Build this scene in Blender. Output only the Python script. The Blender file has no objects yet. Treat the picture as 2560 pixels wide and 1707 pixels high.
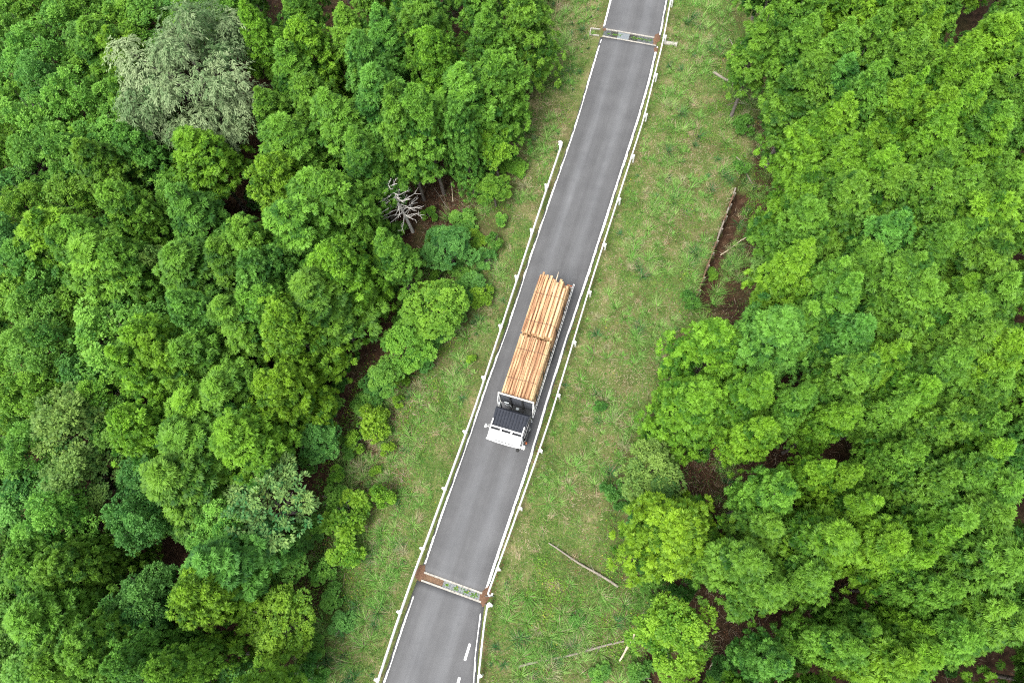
import bpy, bmesh, math, random
import numpy as np
from mathutils import Vector, Matrix

# ------------------------------------------------------------------ camera, sky, sun, exposure
sc = bpy.context.scene
COL = sc.collection
F = 24.0 / 36.0 * 2560.0                    # focal length in photo pixels
CX, CY = 1280.0, 853.5
NAD = (1400.0, 1474.0)                      # photo pixel of the point straight below the camera
H = 46.0
n = np.array([NAD[0] - CX, -(NAD[1] - CY), -F]); n /= np.linalg.norm(n)     # world down, in camera axes
Zc = -n
Yc = np.array([0., 1., 0.]); Yc -= Zc * Yc.dot(Zc); Yc /= np.linalg.norm(Yc)
Xc = np.cross(Yc, Zc)
W2C = np.stack([Xc, Yc, Zc], 1)             # world vector -> camera axes
C2W = W2C.T
cam_d = bpy.data.cameras.new('camera'); cam_d.lens = 24; cam_d.sensor_width = 36
cam_d.clip_start = 0.5; cam_d.clip_end = 1500
cam = bpy.data.objects.new('camera', cam_d); COL.objects.link(cam)
M4 = Matrix([list(C2W[0]) + [0], list(C2W[1]) + [0], list(C2W[2]) + [H], [0, 0, 0, 1]])
cam.matrix_world = M4
sc.camera = cam

SUN_EL, SUN_AZ = math.radians(62), math.radians(215)    # bright overcast, light from the lower left
world = bpy.data.worlds.new('World'); sc.world = world; world.use_nodes = True
wn, wl = world.node_tree.nodes, world.node_tree.links
wn.clear()
sky = wn.new('ShaderNodeTexSky'); sky.sky_type = 'NISHITA'; sky.sun_disc = False
sky.sun_elevation = SUN_EL; sky.sun_rotation = SUN_AZ
sky.dust_density = 3.0; sky.air_density = 1.0; sky.ozone_density = 1.0
hsv = wn.new('ShaderNodeHueSaturation'); hsv.inputs['Saturation'].default_value = 0.25
bg = wn.new('ShaderNodeBackground'); bg.inputs['Strength'].default_value = 0.15
out = wn.new('ShaderNodeOutputWorld')
wl.new(sky.outputs[0], hsv.inputs['Color']); wl.new(hsv.outputs[0], bg.inputs[0]); wl.new(bg.outputs[0], out.inputs[0])
sun_d = bpy.data.lights.new('sun', 'SUN'); sun_d.energy = 1.5; sun_d.angle = math.radians(30); sun_d.color = (1, .96, .9)
sun = bpy.data.objects.new('sun', sun_d); COL.objects.link(sun)
sdir = Vector((math.sin(SUN_AZ) * math.cos(SUN_EL), math.cos(SUN_AZ) * math.cos(SUN_EL), math.sin(SUN_EL)))
sun.rotation_euler = sdir.to_track_quat('Z', 'Y').to_euler()
sun.location = (0, 0, 80)
sc.view_settings.view_transform = 'Standard'; sc.view_settings.look = 'None'
sc.cycles.use_denoising = False; sc.cycles.filter_width = 1.15
sc.view_settings.exposure = 1.35; sc.view_settings.gamma = 1.0

rng = np.random.default_rng(7)
random.seed(7)

# ------------------------------------------------------------------ helpers
def pix_dir(px, py):
    return C2W @ np.array([(px - CX) / F, -(py - CY) / F, -1.0])
def at(px, py, z=0.0):
    d = pix_dir(px, py); t = (z - H) / d[2]
    return np.array([d[0] * t, d[1] * t, z])
def project(P):
    P = np.asarray(P, float).reshape(-1, 3) - np.array([0, 0, H])
    c = P @ C2W                              # = W2C @ p
    return np.stack([CX + F * c[:, 0] / -c[:, 2], CY - F * c[:, 1] / -c[:, 2]], 1)
def in_poly(pts, poly):
    pts = np.asarray(pts); poly = np.asarray(poly, float)
    x, y = pts[:, 0], pts[:, 1]; ins = np.zeros(len(pts), bool)
    j = len(poly) - 1
    for i in range(len(poly)):
        xi, yi = poly[i]; xj, yj = poly[j]
        c = ((yi > y) != (yj > y)) & (x < (xj - xi) * (y - yi) / (yj - yi + 1e-12) + xi)
        ins ^= c; j = i
    return ins
_perm = rng.random((256, 256))
def vnoise(x, y, s=1.0, seed=0):
    x = np.asarray(x) / s + 37.7 * seed + 1000; y = np.asarray(y) / s + 11.3 * seed + 1000
    xi = np.floor(x).astype(int); yi = np.floor(y).astype(int); fx = x - xi; fy = y - yi
    fx = fx * fx * (3 - 2 * fx); fy = fy * fy * (3 - 2 * fy)
    g = lambda a, b: _perm[a % 256, b % 256]
    return (g(xi, yi) * (1 - fx) + g(xi + 1, yi) * fx) * (1 - fy) + (g(xi, yi + 1) * (1 - fx) + g(xi + 1, yi + 1) * fx) * fy
def sstep(a, b, x):
    t = np.clip((x - a) / (b - a), 0, 1); return t * t * (3 - 2 * t)
def nrm(v):
    return v / (np.linalg.norm(v, axis=-1, keepdims=True) + 1e-9)

def mesh_np(name, V, Q, mats, attrs=None, smooth=False, mat_idx=None, uv=None):
    """V (N,3), Q (M,k) faces of one size; attrs: {name: (kind, per-vertex array)}"""
    V = np.asarray(V, np.float32); Q = np.asarray(Q, np.int32)
    me = bpy.data.meshes.new(name); k = Q.shape[1]
    me.vertices.add(len(V)); me.vertices.foreach_set('co', V.ravel())
    me.loops.add(Q.size); me.loops.foreach_set('vertex_index', Q.ravel())
    me.polygons.add(len(Q)); me.polygons.foreach_set('loop_start', np.arange(0, Q.size, k, dtype=np.int32))
    me.polygons.foreach_set('loop_total', np.full(len(Q), k, np.int32))
    if smooth: me.polygons.foreach_set('use_smooth', np.ones(len(Q), bool))
    if mat_idx is not None: me.polygons.foreach_set('material_index', np.asarray(mat_idx, np.int32))
    for an, (kind, arr) in (attrs or {}).items():
        a = me.attributes.new(an, kind, 'POINT')
        a.data.foreach_set('value' if kind == 'FLOAT' else 'color', np.asarray(arr, np.float32).ravel())
    if uv is not None:
        u = me.uv_layers.new(name='UVMap'); u.data.foreach_set('uv', np.asarray(uv, np.float32)[Q.ravel()].ravel())
    me.update(calc_edges=True)
    for m in (mats if isinstance(mats, (list, tuple)) else [mats]): me.materials.append(m)
    return me
def link(name, me, parent=None, loc=None):
    o = bpy.data.objects.new(name, me); COL.objects.link(o)
    if parent is not None: o.parent = parent
    if loc is not None: o.location = loc
    return o
def tag(o, label=None, cat=None, group=None, kind=None):
    if label: o['label'] = label
    if cat: o['category'] = cat
    if group: o['group'] = group
    if kind: o['kind'] = kind
    return o
def empty(name, loc=(0, 0, 0), rz=0.0):
    o = bpy.data.objects.new(name, None); COL.objects.link(o)
    o.location = loc; o.rotation_euler = (0, 0, rz); o.empty_display_size = .3
    return o

class MB:
    """collects boxes, tubes, prisms into one mesh"""
    def __init__(s): s.v = []; s.f = []
    def add(s, v, f):
        b = len(s.v); s.v += [tuple(map(float, p)) for p in v]; s.f += [tuple(b + i for i in q) for q in f]; return s
    def box(s, c, d, M=None, bev=0.0):
        x, y, z = [a / 2 for a in d]
        if bev > 0:
            b = min(bev, x * .9, y * .9, z * .9)
            P = []
            for sz in (-1, 1):
                for (zz, ins) in (((sz * z), b), ((sz * (z - b)), 0.0)):
                    ring = [(-x + ins, -y + b), (-x + b, -y + ins), (x - b, -y + ins), (x - ins, -y + b), (x - ins, y - b), (x - b, y - ins), (-x + b, y - ins), (-x + ins, y - b)]
                    P.append([(a, q, zz) for a, q in ring])
            P = [P[0], P[1], P[3], P[2]]
            v = [p for r in P for p in r]; f = [tuple(range(7, -1, -1)), tuple(range(24, 32))]
            for r in range(3):
                for i in range(8):
                    j = (i + 1) % 8; f.append((r * 8 + i, r * 8 + j, r * 8 + 8 + j, r * 8 + 8 + i))
        else:
            v = [(-x, -y, -z), (x, -y, -z), (x, y, -z), (-x, y, -z), (-x, -y, z), (x, -y, z), (x, y, z), (-x, y, z)]
            f = [(3, 2, 1, 0), (4, 5, 6, 7), (0, 1, 5, 4), (1, 2, 6, 5), (2, 3, 7, 6), (3, 0, 4, 7)]
        if M is not None: v = [tuple(M @ Vector(p)) for p in v]
        v = [(p[0] + c[0], p[1] + c[1], p[2] + c[2]) for p in v]
        return s.add(v, f)
    def tube(s, pts, r, seg=8, cap=True):
        pts = [np.array(p, float) for p in pts]
        rs = [r] * len(pts) if np.isscalar(r) else list(r)
        v = []; f = []
        t0 = pts[1] - pts[0]; up = np.array([0, 0, 1.]) if abs(t0[2]) < .9 * np.linalg.norm(t0) else np.array([1., 0, 0])
        for i, p in enumerate(pts):
            t = pts[min(i + 1, len(pts) - 1)] - pts[max(i - 1, 0)]; t /= np.linalg.norm(t) + 1e-9
            a = np.cross(up, t); a /= np.linalg.norm(a) + 1e-9; b = np.cross(t, a); up = b
            for k in range(seg):
                q = 2 * math.pi * k / seg
                v.append(p + rs[i] * (math.cos(q) * a + math.sin(q) * b))
        for i in range(len(pts) - 1):
            for k in range(seg):
                k2 = (k + 1) % seg; f.append((i * seg + k, i * seg + k2, (i + 1) * seg + k2, (i + 1) * seg + k))
        if cap:
            f.append(tuple(range(seg - 1, -1, -1))); f.append(tuple((len(pts) - 1) * seg + k for k in range(seg)))
        return s.add(v, f)
    def prism(s, poly, axis, a, b):
        """poly of 2D points extruded along axis from a to b"""
        m = len(poly)
        def mk(u, w, h): return {'x': (h, u, w), 'y': (u, h, w), 'z': (u, w, h)}[axis]
        v = [mk(u, w, a) for u, w in poly] + [mk(u, w, b) for u, w in poly]
        f = [tuple(range(m - 1, -1, -1)), tuple(range(m, 2 * m))] + [(i, (i + 1) % m, m + (i + 1) % m, m + i) for i in range(m)]
        return s.add(v, f)
    def mesh(s, name, mat, smooth=False):
        me = bpy.data.meshes.new(name); me.from_pydata(s.v, [], s.f)
        bm = bmesh.new(); bm.from_mesh(me); bmesh.ops.recalc_face_normals(bm, faces=bm.faces); bm.to_mesh(me); bm.free()
        me.materials.append(mat)
        if smooth:
            me.polygons.foreach_set('use_smooth', np.ones(len(me.polygons), bool))
            try: me.set_sharp_from_angle(angle=math.radians(40))
            except Exception: pass
        me.update(); return me
    def build(s, name, mat, parent=None, smooth=False, loc=None):
        return link(name, s.mesh(name, mat, smooth), parent, loc)

# ------------------------------------------------------------------ materials
def new_mat(name):
    m = bpy.data.materials.new(name); m.use_nodes = True
    nt = m.node_tree; nt.nodes.clear()
    o = nt.nodes.new('ShaderNodeOutputMaterial')
    return m, nt, o
def N(nt, t, **kw):
    nd = nt.nodes.new(t)
    for k, v in kw.items(): setattr(nd, k, v)
    return nd
def ramp(nt, stops, inp):
    r = nt.nodes.new('ShaderNodeValToRGB'); e = r.color_ramp.elements
    while len(e) < len(stops): e.new(.5)
    for el, (p, c) in zip(e, stops): el.position = p; el.color = (*c, 1)
    nt.links.new(inp, r.inputs[0]); return r
def noise(nt, scale, detail=3, rough=.5, vec=None, coord='Object'):
    nz = nt.nodes.new('ShaderNodeTexNoise'); nz.inputs['Scale'].default_value = scale
    nz.inputs['Detail'].default_value = detail; nz.inputs['Roughness'].default_value = rough
    if vec is None:
        tc = nt.nodes.new('ShaderNodeTexCoord'); vec = tc.outputs[coord]
    nt.links.new(vec, nz.inputs['Vector']); return nz
def plain(name, col, rough=.5, metal=0.0, var=.12, scale=6.0, spec=.5, bump=0.0, dirt=None):
    m, nt, o = new_mat(name); p = N(nt, 'ShaderNodeBsdfPrincipled')
    nz = noise(nt, scale, 5, .6)
    lo = tuple(c * (1 - var) for c in col); hi = tuple(min(1, c * (1 + var)) for c in col)
    r = ramp(nt, [(.3, lo), (.7, hi)] if dirt is None else [(.25, dirt), (.45, lo), (.75, hi)], nz.outputs['Fac'])
    nt.links.new(r.outputs[0], p.inputs['Base Color'])
    p.inputs['Roughness'].default_value = rough; p.inputs['Metallic'].default_value = metal
    p.inputs['Specular IOR Level'].default_value = spec
    if bump:
        b = N(nt, 'ShaderNodeBump'); b.inputs['Strength'].default_value = bump; b.inputs['Distance'].default_value = .02
        n2 = noise(nt, scale * 8, 4, .6); nt.links.new(n2.outputs['Fac'], b.inputs['Height']); nt.links.new(b.outputs[0], p.inputs['Normal'])
    nt.links.new(p.outputs[0], o.inputs[0]); return m

def foliage(name, dark, light, transl=.3, tint=True, rough=.55, spec=.25):
    """leaf pigment from the per-leaf 'tone' attribute, times the object's own colour"""
    m, nt, o = new_mat(name)
    at_ = N(nt, 'ShaderNodeAttribute', attribute_name='tone')
    r = ramp(nt, [(0, dark), (1, light)], at_.outputs['Fac'])
    col = r.outputs[0]
    if tint:
        oi = N(nt, 'ShaderNodeObjectInfo'); mx = N(nt, 'ShaderNodeMix', data_type='RGBA', blend_type='MULTIPLY')
        mx.inputs[0].default_value = 1; nt.links.new(col, mx.inputs[6]); nt.links.new(oi.outputs['Color'], mx.inputs[7]); col = mx.outputs[2]
    p = N(nt, 'ShaderNodeBsdfPrincipled'); p.inputs['Roughness'].default_value = rough; p.inputs['Specular IOR Level'].default_value = spec
    t = N(nt, 'ShaderNodeBsdfTranslucent'); ms = N(nt, 'ShaderNodeMixShader'); ms.inputs[0].default_value = transl
    nt.links.new(col, p.inputs['Base Color']); nt.links.new(col, t.inputs['Color'])
    nt.links.new(p.outputs[0], ms.inputs[1]); nt.links.new(t.outputs[0], ms.inputs[2]); nt.links.new(ms.outputs[0], o.inputs[0])
    return m
def vcol(name, transl=.25, rough=.7):
    m, nt, o = new_mat(name); a = N(nt, 'ShaderNodeAttribute', attribute_name='pig')
    p = N(nt, 'ShaderNodeBsdfPrincipled'); p.inputs['Roughness'].default_value = rough; p.inputs['Specular IOR Level'].default_value = .2
    t = N(nt, 'ShaderNodeBsdfTranslucent'); ms = N(nt, 'ShaderNodeMixShader'); ms.inputs[0].default_value = transl
    nt.links.new(a.outputs['Color'], p.inputs['Base Color']); nt.links.new(a.outputs['Color'], t.inputs['Color'])
    nt.links.new(p.outputs[0], ms.inputs[1]); nt.links.new(t.outputs[0], ms.inputs[2]); nt.links.new(ms.outputs[0], o.inputs[0])
    return m

M = {}
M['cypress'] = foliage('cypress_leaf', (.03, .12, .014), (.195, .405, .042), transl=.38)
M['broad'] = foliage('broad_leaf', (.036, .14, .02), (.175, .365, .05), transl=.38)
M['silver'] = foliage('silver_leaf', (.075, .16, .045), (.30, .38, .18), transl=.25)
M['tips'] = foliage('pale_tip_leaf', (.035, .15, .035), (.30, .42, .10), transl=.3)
M['grass'] = vcol('grass_blade'); M['litter'] = vcol('litter_piece', transl=0.0, rough=.85)
M['bark'] = plain('grey_bark', (.16, .14, .12), .9, scale=9, var=.35, bump=.6)
M['deadwood'] = plain('bleached_wood', (.60, .57, .53), .85, scale=12, var=.2, bump=.3)
M['oldwood'] = plain('weathered_trunk', (.24, .21, .17), .9, scale=10, var=.3, bump=.4)
M['cutwood'] = plain('pale_split_wood', (.55, .47, .34), .85, scale=10, var=.25)
M['white'] = plain('white_steel', (.80, .80, .78), .35, scale=3, var=.04)
M['paint'] = plain('road_paint', (.80, .80, .78), .6, scale=14, var=.08)
M['concrete'] = plain('drain_concrete', (.34, .32, .28), .9, scale=7, var=.35, bump=.4)
M['galv'] = plain('galvanised_steel', (.27, .30, .31), .45, metal=.6, scale=20, var=.25)
M['darkgrate'] = plain('dark_grating', (.10, .105, .10), .6, metal=.4, scale=20, var=.3)
M['soil'] = plain('brown_soil', (.14, .085, .05), .95, scale=10, var=.4, bump=.6)
M['rustleaf'] = plain('rusty_leaf_litter', (.13, .07, .04), .95, scale=22, var=.5, bump=.8)

# asphalt: u across the road (m), v along it (m)
def asphalt():
    m, nt, o = new_mat('asphalt'); p = N(nt, 'ShaderNodeBsdfPrincipled'); uv = N(nt, 'ShaderNodeUVMap')
    mp = N(nt, 'ShaderNodeMapping'); mp.inputs['Scale'].default_value = (1.6, .05, 1); nt.links.new(uv.outputs[0], mp.inputs[0])
    streak = noise(nt, 1.0, 4, .6, mp.outputs[0])
    fine = noise(nt, 38, 4, .75); mid = noise(nt, .55, 5, .6)
    r1 = ramp(nt, [(.32, (.092, .093, .096)), (.68, (.116, .118, .122))], streak.outputs['Fac'])
    r2 = ramp(nt, [(.3, (.72, .72, .72)), (.7, (1.2, 1.2, 1.2))], fine.outputs['Fac'])
    r3 = ramp(nt, [(.3, (.86, .86, .86)), (.7, (1.14, 1.14, 1.13))], mid.outputs['Fac'])
    # wheel paths are polished paler: two bands across u
    sx = N(nt, 'ShaderNodeSeparateXYZ'); nt.links.new(uv.outputs[0], sx.inputs[0])
    def band(c, w):
        a = N(nt, 'ShaderNodeMath', operation='SUBTRACT'); nt.links.new(sx.outputs[0], a.inputs[0]); a.inputs[1].default_value = c
        b = N(nt, 'ShaderNodeMath', operation='ABSOLUTE'); nt.links.new(a.outputs[0], b.inputs[0])
        d = N(nt, 'ShaderNodeMapRange', interpolation_type='SMOOTHSTEP'); nt.links.new(b.outputs[0], d.inputs[0])
        d.inputs[1].default_value = 0; d.inputs[2].default_value = w; d.inputs[3].default_value = 1; d.inputs[4].default_value = 0
        return d.outputs[0]
    s = N(nt, 'ShaderNodeMath', operation='ADD'); nt.links.new(band(1.45, .7), s.inputs[0]); nt.links.new(band(3.15, .7), s.inputs[1])
    r4 = ramp(nt, [(0, (.92, .915, .915)), (1, (1.15, 1.155, 1.165))], s.outputs[0])
    c = r1.outputs[0]
    for r in (r2, r3, r4):
        mx = N(nt, 'ShaderNodeMix', data_type='RGBA', blend_type='MULTIPLY'); mx.inputs[0].default_value = 1
        nt.links.new(c, mx.inputs[6]); nt.links.new(r.outputs[0], mx.inputs[7]); c = mx.outputs[2]
    nt.links.new(c, p.inputs['Base Color']); p.inputs['Roughness'].default_value = .75; p.inputs['Specular IOR Level'].default_value = .35
    b = N(nt, 'ShaderNodeBump'); b.inputs['Strength'].default_value = .35; b.inputs['Distance'].default_value = .01
    nt.links.new(fine.outputs['Fac'], b.inputs['Height']); nt.links.new(b.outputs[0], p.inputs['Normal'])
    nt.links.new(p.outputs[0], o.inputs[0]); return m
M['asphalt'] = asphalt()

def ground_mat():
    m, nt, o = new_mat('forest_and_verge_ground'); p = N(nt, 'ShaderNodeBsdfPrincipled')
    z = N(nt, 'ShaderNodeAttribute', attribute_name='verge')
    n1 = noise(nt, .7, 6, .65); n2 = noise(nt, 9, 6, .7); n3 = noise(nt, 2.4, 5, .6)
    verge = ramp(nt, [(.32, (.06, .11, .022)), (.52, (.12, .15, .045)), (.72, (.24, .20, .105))], n1.outputs['Fac'])
    forest = ramp(nt, [(.3, (.026, .016, .011)), (.55, (.065, .037, .022)), (.75, (.11, .068, .04))], n3.outputs['Fac'])
    mx = N(nt, 'ShaderNodeMix', data_type='RGBA'); nt.links.new(z.outputs['Fac'], mx.inputs[0])
    nt.links.new(forest.outputs[0], mx.inputs[6]); nt.links.new(verge.outputs[0], mx.inputs[7])
    f = ramp(nt, [(.3, (.6, .6, .6)), (.7, (1.25, 1.25, 1.25))], n2.outputs['Fac'])
    m2 = N(nt, 'ShaderNodeMix', data_type='RGBA', blend_type='MULTIPLY'); m2.inputs[0].default_value = 1
    nt.links.new(mx.outputs[2], m2.inputs[6]); nt.links.new(f.outputs[0], m2.inputs[7])
    nt.links.new(m2.outputs[2], p.inputs['Base Color']); p.inputs['Roughness'].default_value = .95; p.inputs['Specular IOR Level'].default_value = .1
    b = N(nt, 'ShaderNodeBump'); b.inputs['Strength'].default_value = .7; b.inputs['Distance'].default_value = .05
    nt.links.new(n2.outputs['Fac'], b.inputs['Height']); nt.links.new(b.outputs[0], p.inputs['Normal'])
    nt.links.new(p.outputs[0], o.inputs[0]); return m
M['ground'] = ground_mat()

# ------------------------------------------------------------------ road edges (photo pixels -> road plane z = 0)
LE = [(1528, 0), (1511, 68), (1503, 98), (1447, 287), (1434, 330), (1358, 548), (1327, 640), (1276, 799), (1216, 965), (1183, 1064), (1082, 1350), (1063, 1408), (1034, 1484), (1005, 1569), (959, 1707)]
RE = [(1667, 0), (1653, 76), (1638, 138), (1622, 207), (1595, 300), (1516, 545), (1475, 673), (1409, 869), (1362, 1021), (1322, 1160), (1257, 1350), (1219, 1464), (1204, 1518), (1194, 1607), (1189, 1639), (1186, 1707)]
def edge_fn(px):
    P = np.array([at(*q)[:2] for q in px]); P = P[np.argsort(P[:, 1])]
    lo = P[0] + (P[0] - P[1]) / np.linalg.norm(P[0] - P[1]) * 40
    hi = P[-1] + (P[-1] - P[-4]) / np.linalg.norm(P[-1] - P[-4]) * 60
    P = np.vstack([lo, P, hi])
    ys = np.arange(P[0, 1], P[-1, 1], .25); xs = np.interp(ys, P[:, 1], P[:, 0])
    k = np.exp(-np.linspace(-2, 2, 13) ** 2); k /= k.sum()
    xs2 = np.convolve(np.pad(xs, 6, mode='reflect', reflect_type='odd'), k, 'valid')
    return lambda y: np.interp(y, ys, xs2)
XL, XR = edge_fn(LE), edge_fn(RE)
SL = .30                                       # horizontal -> perpendicular factor
COSR = .955

WALL = [at(1742, 735)[:2], at(1842, 460)[:2]]
def gheight(x, y):
    x = np.asarray(x, float); y = np.asarray(y, float)
    dl = (XL(y) - x) * COSR; dr = (x - XR(y)) * COSR
    z = np.full(np.shape(x), -.05)
    z = z - .45 * sstep(-.15, -.6, np.maximum(dl, dr))                  # bed under the road
    z = z - 1.1 * sstep(1.3, 8, dl) - .8 * sstep(8, 26, dl)
    z = z - .45 * sstep(1.4, 7, dr)
    (x0, y0), (x1, y1) = WALL
    xw = x0 + (x1 - x0) * (y - y0) / (y1 - y0)
    z = z - 1.4 * sstep(0, .3, x - xw) * sstep(y0 - 1.5, y0 + .3, y) * sstep(y1 + 3, y1 - .3, y) * (1 - sstep(3, 6, x - xw))
    off = np.maximum(dl, dr)
    z = z + (vnoise(x, y, 2.3) - .5) * .22 * sstep(.8, 2.5, off) + (vnoise(x, y, .8, 3) - .5) * .08 * sstep(.5, 1.5, off)
    return z
def by_wall(x, y, w0=-.05, w1=1.3):
    (x0, y0), (x1, y1) = WALL; d = x - (x0 + (x1 - x0) * (y - y0) / (y1 - y0))
    return (d > w0) & (d < w1) & (y > y0 - .3) & (y < y1 + .5)
def ground_at(px, py):
    z = 0.0
    for _ in range(6):
        p = at(px, py, z); z = float(gheight(p[0], p[1]))
    p = at(px, py, z); return p
# crown area outlines in photo pixels
FL = [(-900, -900), (1385, -900), (1375, 0), (1340, 110), (1325, 220), (1295, 350), (1275, 545), (1220, 690), (1160, 850), (1070, 930), (930, 985), (835, 1090), (810, 1360), (790, 1460), (810, 1580), (815, 1900), (-900, 1900)]
FR = [(1815, -900), (1818, 0), (1850, 100), (1872, 196), (1885, 330), (1885, 520), (1850, 650), (1790, 745), (1690, 825), (1665, 935), (1600, 1035), (1560, 1140), (1525, 1220), (1508, 1330), (1548, 1450), (1655, 1510), (1600, 1580), (1612, 1640), (1650, 1900), (3500, 1900), (3500, -900)]

# ------------------------------------------------------------------ ground sheet
def build_ground():
    fx = np.concatenate([[-600, -300, -160, -90, -60], np.arange(-45, 50.01, .4), [64, 95, 160, 300, 600]])
    fy = np.concatenate([[-600, -300, -120, -50], np.arange(-14, 62.01, .4), [75, 100, 160, 300, 600]])
    X, Y = np.meshgrid(fx, fy); X, Y = X.ravel(), Y.ravel(); Z = gheight(X, Y)
    nx, ny = len(fx), len(fy)
    i = (np.arange(ny - 1)[:, None] * nx + np.arange(nx - 1)[None]).ravel()
    Q = np.stack([i, i + 1, i + 1 + nx, i + nx], 1)
    px = project(np.stack([X, Y, Z], 1))
    far = in_poly(px, FL) | in_poly(px, FR)
    dl = (XL(Y) - X) * COSR; dr = (X - XR(Y)) * COSR
    v = np.where(np.maximum(dl - 5.5, dr - 10.0) > 0, 0., 1.)
    v = np.where(far, np.where(np.maximum(dl - 7.5, dr - 9) > 0, v * .2, v * .7), v)
    v = np.clip(v + (vnoise(X, Y, 1.3, 5) - .6) * .7, 0, 1)
    v = np.where(by_wall(X, Y, .1, 1.5), 0, v)  # dark soil strip below the wall paints in the shade of the step
    me = mesh_np('ground', np.stack([X, Y, Z], 1), Q, M['ground'], {'verge': ('FLOAT', v)}, smooth=True)
    o = link('ground', me); tag(o, 'forest floor and grassy verge beside the road', kind='structure')
build_ground()

# ------------------------------------------------------------------ road, in three stretches cut by the two drains
TD = dict(u0=at(1511, 72), u1=at(1641, 96), l0=at(1507, 93), l1=at(1645, 116))     # top drain: upper edge, lower edge
BD = dict(u0=at(1064, 1429), u1=at(1208, 1482), l0=at(1050, 1451), l1=at(1204, 1506))
def seg_y(a, b, x): return a[1] + (b[1] - a[1]) * (x - a[0]) / (b[0] - a[0])
def road_piece(lo, hi, name):
    """lo/hi: functions x -> y or constants that cut the strip"""
    fl = lo if callable(lo) else (lambda x: lo); fh = hi if callable(hi) else (lambda x: hi)
    nu = 13
    V = []; UV = []
    def solve(f, u):
        y = f(0.0) if True else 0
        for _ in range(12):
            x = XL(y) + (XR(y) - XL(y)) * u; y = f(x)
        return y
    nv = None
    for k in range(nu):
        u = k / (nu - 1); ya, yb = solve(fl, u), solve(fh, u)
        if nv is None: nv = max(2, int((yb - ya) / .4))
        for j in range(nv + 1):
            y = ya + (yb - ya) * j / nv; e = (u - .5) * .24
            x = XL(y) + (XR(y) - XL(y)) * u + e
            z = 0.0 - .035 * abs(2 * u - 1) ** 2 + .03
            V.append((x, y, z - .03 * (abs(2 * u - 1) > .99))); UV.append(((x - XL(y)) * COSR, y))
    V = np.array(V); Q = []
    for k in range(nu - 1):
        for j in range(nv):
            a = k * (nv + 1) + j; Q.append((a, a + nv + 1, a + nv + 2, a + 1))
    # skirts all round, 0.25 m deep
    border = [k * (nv + 1) for k in range(nu)] + [(nu - 1) * (nv + 1) + j for j in range(1, nv + 1)] + [k * (nv + 1) + nv for k in range(nu - 2, -1, -1)] + [j for j in range(nv - 1, 0, -1)]
    b0 = len(V); V = np.vstack([V, V[border] - np.array([0, 0, .3])]); UV = UV + [UV[i] for i in border]
    nb = len(border)
    for i in range(nb):
        j = (i + 1) % nb; Q.append((border[j], border[i], b0 + i, b0 + j))
    me = mesh_np(name, V, Q, M['asphalt'], uv=UV)
    return tag(link(name, me), kind='structure')
td_u = lambda x: seg_y(TD['u0'], TD['u1'], x); td_l = lambda x: seg_y(TD['l0'], TD['l1'], x)
bd_u = lambda x: seg_y(BD['u0'], BD['u1'], x); bd_l = lambda x: seg_y(BD['l0'], BD['l1'], x)
tag(road_piece(td_u, 90.0, 'road'), 'grey asphalt road stretch beyond the grating with the steel plate')
tag(road_piece(bd_u, td_l, 'road'), 'grey asphalt road stretch between the two drains, carrying the log truck')
tag(road_piece(-30.0, bd_l, 'road'), 'grey asphalt road stretch with the dashed white line')
def road_z(x, y):
    u = (x - XL(y)) / (XR(y) - XL(y)); return .03 - .035 * np.abs(2 * u - 1) ** 2

# painted edge lines: worn strips with ragged outer edges
def edge_line(fn, sgn, ya, yb, name, label, off=0.0, rag=.05, gap=.0, seed=1, w0=.15):
    ys = np.arange(ya, yb, .09); V = []; Q = []
    x = fn(ys); g = vnoise(ys * 0 + seed * 5.1, ys, .55, seed); g2 = vnoise(ys * 0 + 3, ys, .16, seed + 7)
    outer = w0 / 2 - rag * (1.5 * g ** 2 + .7 * g2); cut = vnoise(ys * 0 + 9, ys, .9, seed + 3) < gap
    inner = w0 / 2 + .012 * (g2 - .5)
    for i in range(len(ys)):
        for s, w in ((-1, inner[i]), (1, max(outer[i], -.02))):
            xx = x[i] + sgn * s * w * 1.045 - sgn * off; V.append((xx, ys[i], float(road_z(xx, ys[i])) + .006))
        if i and not (cut[i] or cut[i - 1]):
            a = 2 * (i - 1); Q.append((a, a + 1, a + 3, a + 2))
    o = link(name, mesh_np(name, V, Q, M['paint'])); tag(o, label, 'road marking', 'painted edge lines'); return o
yt_u, yt_l = TD['u0'][1] + .25, TD['l0'][1] - .2
edge_line(XL, -1, yt_u, 70, 'edge_line', 'white edge line beside the grating with the steel plate, above it on the post-free side', gap=.0, rag=.02, seed=2, off=-.05)
edge_line(XL, -1, BD['u0'][1] + .5, yt_l, 'edge_line', 'ragged white edge line along the guardrail that the dead tree stands behind', gap=.07, rag=.07, seed=3, off=-.02)
edge_line(XL, -1, -25, BD['l0'][1] - .9, 'edge_line', 'broken worn white edge line across the road from the dashed line', gap=.2, rag=.085, seed=4)
edge_line(XR, 1, TD['u1'][1] + .35, 70, 'edge_line', 'white edge line past the upper drain on the guardrail side', rag=.06, seed=5)
edge_line(XR, 1, BD['u1'][1] + .1, TD['l1'][1] - .55, 'edge_line', 'solid wide white edge line beside the truck\'s white bed rail', gap=.04, rag=.045, seed=6, w0=.18)
edge_line(XR, 1, -25, BD['l1'][1] - .3, 'edge_line', 'faded patchy white edge line right next to the dashed line', gap=.25, rag=.10, seed=8, w0=.14)
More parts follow.
